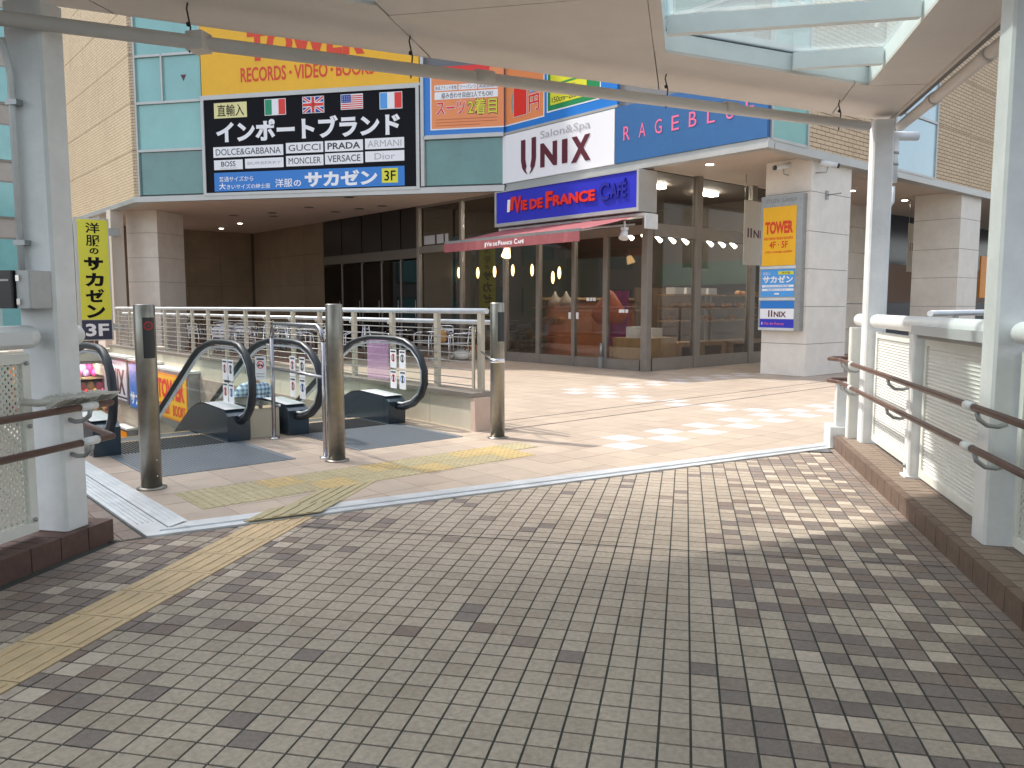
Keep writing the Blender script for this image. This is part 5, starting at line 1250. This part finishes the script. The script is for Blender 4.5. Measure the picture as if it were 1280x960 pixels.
for z, l in ((.84, "upper brown handrail along the right parapet"), (.63, "lower brown handrail along the right parapet")):
    handrail(1.43, 1.0, 8.02, z, 1, l, [(4.40, 4.52), (7.42, 7.50)], [(6.17, .14), (4.36, .14), (7.78, .14), (7.95, .1)], [(1.43, 8.03, z), (1.36, 8.16, z), (1.42, 8.32, z), (1.62, 8.36, z), (1.66, 8.1, z)])
for z, l in ((.81, "upper brown handrail along the left parapet, with its end wrapped"), (.62, "lower brown handrail along the left parapet")):
    handrail(-3.14, .6, 3.86, z, -1, l, [(3.64, 3.76)], [(3.72, .15), (2.2, .2)], [(-3.14, 3.88, z), wturn(-3.14, 3.88, z, (-.02, 1), 1.25)])
tw = Thing("plastic_wrap", "crumpled clear plastic and tape tied over the upper left handrail", "wrapping", base=(-3.2, 3.6, .84), frame=BF)
g = G(BF); rng2 = random.Random(5)
for k in range(26):
    q = 3.45 + k * .017; a = rng2.random() * .03
    g.face([(-3.14 - .03, q, .80 + a), (-3.14 + .028, q + .01, .84 + a), (-3.14 + .02, q + .06, .872 - a * .5), (-3.24, q + .05, .86 + a)])
g.tube([(-3.27, 3.40, .865), (-3.21, 3.44, .855), (-3.15, 3.7, .85)], .02, 7); g.put("sheet", mat("cloudy_plastic", (.50, .48, .42), .35), tw)

# ================================================================ canopy pillars, canopy, gutters
def pillar(p0, p1, q0, q1, z1, label, cap=False):
    t = Thing("canopy_pillar", label, "pillar", base=((p0 + p1) / 2, (q0 + q1) / 2, .12), frame=BF)
    G(BF).bbox(p0, p1, q0, q1, .12, z1, .014).put("shaft", WHITE, t)
    return t
ZC = 3.0
pillar(1.56, 1.73, 7.60, 7.78, 2.95, "slim white canopy pillar at the far end of the right parapet")
pillar(1.525, 1.72, 4.45, 4.64, 2.96, "near white canopy pillar at the right edge of the photo")
pL = pillar(-3.505, -3.275, 3.66, 3.83, 2.92, "broad white canopy pillar at the left beside the perforated panel")
pillar(1.505, 1.70, 1.1, 1.3, 2.96, "white canopy pillar on the right behind the viewer"); pillar(-3.50, -3.31, .6, .78, 2.96, "white canopy pillar on the left behind the viewer")
cb_ = Thing("control_box", "small black and steel control box on the left pillar above the tube", "box", base=(-3.45, 3.6, 1.33), frame=BF)
G(BF).bbox(-3.515, -3.375, 3.49, 3.655, 1.335, 1.53).put("cover", BLACK, cb_); G(BF).bbox(-3.373, -3.285, 3.51, 3.658, 1.335, 1.53).put("body", GREYM, cb_)
G(BF).box(-3.50, -3.39, 3.486, 3.49, 1.475, 1.485).put("label_strip", GREYM, cb_)
for z in (1.37, 1.49): G(BF).box(-3.36, -3.34, 3.50, 3.51, z - .015, z + .015).put("hinge", CHROME, cb_)
dp = Thing("drain_pipe", "thin white pipe running down the left side of the left pillar", "pipe", base=(-3.53, 3.66, 1.5), frame=BF)
G(BF).tube([(-3.445, 3.635, 1.53), (-3.445, 3.635, 2.55), (-3.47, 3.62, 2.72)], .017, 8).put("pipe", WHITE, dp)
for z in (1.68, 2.4): G(BF).box(-3.47, -3.40, 3.615, 3.658, z - .014, z + .014).put("clip", GREYM, dp)
can = Thing("canopy", "beige panelled bridge canopy with glazed skylights along its diagonal edge", "canopy", base=(-1, 4, 3.0), frame=BF)
SL = .766; E0 = 6.58
def eq(p, off): return E0 - off * 1.26 + SL * p          # diagonal line set back by off metres
BACK = -7.5; PL, PR = -4.6, 1.735
gap = .0035
def soff(poly, name="soffit_panel", z=ZC, t=.02, m=SOFF): return G(BF).prism(poly, z, z + t).put(name, m, can)
INW = .74; EXT = 1.735
joints = [PL, -3.2, -1.70, -.235, 1.20]
for a, b in zip(joints, joints[1:] + [PR]):
    b_ = b if b != PR else PR
    if a == 1.20:   # corner cap at the right end
        soff([(a + gap, eq(a, INW)), (1.31, eq(1.31, INW)), (PR, eq(1.31, INW) + .05), (PR, eq(PR, .16)), (a + gap, eq(a, .16))], z=ZC)
    elif a == -1.70: soff([(a + gap, 4.5 + gap), (b - gap, 4.5 + gap), (b - gap, eq(b, .16)), (a + gap, eq(a, .16))])
    else: soff([(a + gap, eq(a, INW)), (b - gap, eq(b, INW)), (b - gap, eq(b, .16)), (a + gap, eq(a, .16))])
    g = G(BF)
    prof = [(.16, ZC), (.10, ZC - .001), (.03, ZC - .002), (.0, ZC - .008)]
    for (o0, z0), (o1, z1) in zip(prof[:-1], prof[1:]): g.face([(a + gap, eq(a, o0), z0), (a + gap, eq(a, o1), z1), (b - gap, eq(b, o1), z1), (b - gap, eq(b, o0), z0)])
    g.face([(a, eq(a, 0), ZC - .008), (b, eq(b, 0), ZC - .008), (b, eq(b, 0), ZC + .2), (a, eq(a, 0), ZC + .2)], True)
    g.put("edge_panel", SOFF, can)
# longitudinal panels: centre band, right beam
for q0, q1 in ((BACK, .5), (.5, 2.5), (2.5, 4.5)):
    soff([(-1.69, q0 + gap), (-.245, q0 + gap), (-.245, q1 - gap), (-1.69, q1 - gap)])
soff([(-.235, BACK), (-.165, BACK), (-.165, eq(-.165, INW) - gap), (-.235, eq(-.235, INW) - gap)], "trim_panel")
for q0, q1 in ((BACK, 0), (0, 4.54), (4.54, eq(1.31, INW) - .0)):
    soff([(1.31, q0 + gap), (PR, q0 + gap), (PR, q1 - gap + (.04 if q1 > 5 else 0)), (1.31, q1 - gap)], "beam_panel")
G(BF).box(PR + .002, PR + .02, BACK, eq(PR, 0), ZC - .02, ZC + .2).put("side_fascia", SOFF, can)
G(BF).box(PR + .021, PR + .10, BACK, eq(PR, 0) - .05, ZC + .02, ZC + .06).put("gutter_shelf", mat("shade_grey", (.22, .20, .18), .7), can)
soff([(-2.35, BACK), (-1.705, BACK), (-1.705, eq(-1.705, INW) - gap), (-2.35, eq(-2.35, INW) - gap)], "trim_panel") if 0 else None
for q in (): pass
# upstands round the skylights
def up(p0, q0, p1, q1, name="skylight_upstand"):
    d = Vector((p1 - p0, q1 - q0)).normalized(); n_ = Vector((-d.y, d.x)) * .012
    G(BF).prism([(p0, q0), (p1, q1), (p1 + n_.x, q1 + n_.y), (p0 + n_.x, q0 + n_.y)], ZC + .0205, ZC + .135).put(name, FIN, can)
up(-.165, BACK, -.165, eq(-.165, INW)); up(1.31, eq(1.31, INW), 1.31, BACK); up(-.165, eq(-.165, INW), 1.31, eq(1.31, INW))
up(-1.71, eq(-1.71, INW), -1.71, BACK); up(-4.6, eq(-4.6, INW), -1.71, eq(-1.71, INW))
for k in range(13):
    q = 6.16 - k * .92; p0 = max(-.15, (q + .02 - (E0 - INW * 1.26)) / SL + .01)
    if p0 < 1.2: G(BF).bbox(p0, 1.30, q - .028, q + .028, ZC + .018, ZC + .128, .004).put("skylight_fin", FIN, can)
    q = 4.25 - k * .92; pe = min(-1.72, 99); ps = max(-4.6, (q + .02 - (E0 - INW * 1.26)) / SL + .01)
    if ps < -1.9: G(BF).bbox(ps, -1.725, q - .028, q + .028, ZC + .018, ZC + .128, .004).put("skylight_fin", FIN, can)
G(BF).prism([(-.18, BACK), (1.325, BACK), (1.325, eq(1.325, INW)), (-.18, eq(-.18, INW))], ZC + .14, ZC + .148).put("skylight_glass", ROOFG, can)
G(BF).prism([(-4.7, BACK), (-1.70, BACK), (-1.70, eq(-1.70, INW)), (-4.7, eq(-4.7, INW))], ZC + .14, ZC + .148).put("skylight_glass", ROOFG, can)
# roof skin above the opaque parts
g = G(BF); rz0, rz1 = ZC + .15, ZC + .2
g.prism([(PL, eq(PL, INW)), (PR, eq(PR, INW)), (PR, eq(PR, 0) - .005), (PL, eq(PL, 0) - .005)], rz0, rz1)
g.prism([(-1.70, BACK), (-.18, BACK), (-.18, eq(-.18, INW)), (-1.70, eq(-1.70, INW))], rz0, rz1)
g.prism([(1.325, BACK), (PR, BACK), (PR, eq(PR, INW)), (1.325, eq(1.325, INW))], rz0, rz1)
g.put("roof_skin", GREYM, can)
# gutter pipes
gp = Thing("gutter_pipe", "long beige gutter pipe slung under the diagonal canopy edge", "pipe", base=(-1, 5.4, 2.85), frame=BF)
def gpt(p): return (p, eq(p, .34), 2.788 + .036 * min(1, max(0, (p + 3.4) / 3)))
cuts = [-3.62, -3.30, -1.70, -.82, .30, 1.545]
G(BF).tube([gpt(-3.62), gpt(1.44)], .038, 14).put("pipe", SOFF, gp)
for p in (-3.52, -1.30, .30): G(BF).tube([gpt(p - .05), gpt(p + .05)], .044, 14).put("coupling", SOFF, gp)
for p in (-2.70, -1.69, -.17, 1.18):
    a = gpt(p); g = G(BF); g.tube([(a[0], a[1], a[2] - .06), (a[0] + .012, a[1], a[2] + .07), (a[0] - .008, a[1], ZC - .03), (a[0], a[1], ZC + .0)], .005, 5); g.ball((a[0], a[1], a[2] + .09), .014, 6, 4); g.put("hook", DARKM, gp)
g = G(BF); a = gpt(-2.66); g.box(a[0] - .05, a[0] + .05, a[1] - .05, a[1] + .05, a[2] - .05, a[2] + .05); g.put("clamp", SOFF, gp)
g = G(BF); a = gpt(-3.55); g.box(a[0] - .05, a[0] + .02, a[1] - .04, a[1] + .04, a[2] - .16, a[2] - .045); g.put("end_bracket", GREYM, gp)
g2 = Thing("side_gutter_pipe", "beige gutter pipe along the outer right edge of the canopy", "pipe", base=(1.83, 5, 2.93), frame=BF)
G(BF).tube([(1.83, BACK, 2.86), (1.83, 7.85, 2.935)], .043, 14).put("pipe", SOFF, g2)
for q in (6.9, 5.75, 4.2): G(BF).tube([(1.83, q - .06, 2.86 + (q + 7.5) * .0049), (1.83, q + .06, 2.861 + (q + 7.5) * .0049)], .050, 14).put("coupling", SOFF, g2)
g = G(BF); g.tube([(1.62, 7.86, 2.86), (2.0, 7.95, 2.86)], .04, 10); g.tube([(1.80, 7.9, 2.83), (1.80, 7.9, 2.45)], .035, 10); g.tube([(1.80, 7.9, 2.42), (1.80, 7.9, 2.28), (1.77, 7.87, 2.24)], .02, 8); g.put("downpipe", WHITE, g2)
g = G(BF); g.lathe(1.80, 7.9, [(.04, 2.60), (.04, 2.62)], 10); g.lathe(1.80, 7.9, [(.04, 2.70), (.04, 2.72)], 10); g.put("pipe_ring", GREYM, g2)
# rounded housings above the left pillar end
th_ = Thing("pipe_elbow", "grey pipe elbow and bracket at the top of the left pillar", "pipe", base=(-3.7, 3.7, 2.6), frame=BF)
G(BF).tube([(-3.61, eq(-3.61, .34), 2.82), (-3.68, 3.36, 2.81), (-3.70, 3.35, 2.72), (-3.68, 3.37, 2.6)], .05, 10).put("elbow", GREYM, th_)

# ================================================================ far things
fb = Thing("far_station_building", "pale building with blue green windows far off behind the left pillar", "building", base=(-10, 40, -6))
G().box(-34, -3.7, 40, 52, -6, 21).put("wall", mat("far_wall", (.45, .40, .34), .8, n=.1, ns=.3), fb)
for k in range(12):
    for r in range(8):
        f = G().box(-30.5 + k * 2.2, -28.7 + k * 2.2, 39.93, 39.98, -3 + r * 3, -1 + r * 3).put("window", FRAME, fb); G().box(-30.4 + k * 2.2, -28.8 + k * 2.2, 39.88, 39.92, -2.9 + r * 3, -1.1 + r * 3).put("pane", TEAL, fb, parent=f)
gs = Thing("station_glazing", "white framed glazed link with pale teal panes behind the left pillar", "glazed wall", base=(-10.6, 9, 0))
for k in range(6):
    y0 = 8.0 + k * 1.1
    G().box(-9.95, -9.9, y0 + .05, y0 + 1.05, .9, 3.2).put("pane", mat("pale_teal_pane", (.38, .50, .46), .12, spec=.8), gs) if k > 1 else None
G().box(-13.5, -12.0, 14.0, 14.2, -5, 4.2).put("wall_fin", WALLC, gs)
G().box(-12.4, -12.2, 12, 12.2, -5, 5).put("post", WHITE, gs)
tw2 = Thing("shade_tower", "tall pale block added out of frame to the left to shade bridge and plaza", "building", base=(-45, 50, -6))  # unseen block, added and sized to shade the left of bridge and plaza
G().box(-72, -28.2, 38, 56, -6, 70).put("wall", MATS["far_wall"], tw2)
for k in range(9):
    for r in range(18): G().box(-69 + k * 5, -65.5 + k * 5, 37.93, 37.98, -3 + r * 3.8, -1 + r * 3.8).put("window", TEALD, tw2)
# tall neighbours beyond the plaza, for the reflections and the view to the right
nb2 = Thing("neighbour_building", "grey office block beyond the plaza rail to the right", "building", base=(26, -24, -6))
G().box(18, 40, -34, -20, -6, 14).put("wall", mat("neighbour_wall", (.35, .34, .32), .8, n=.08, ns=.2), nb2)
for k in range(8):
    for r in range(6): G().box(17.93, 17.98, -33.4 + k * 1.7, -32.2 + k * 1.7, -4.5 + r * 3, -2.9 + r * 3).put("window", TEALD, nb2)
bpy.context.view_layer.update()
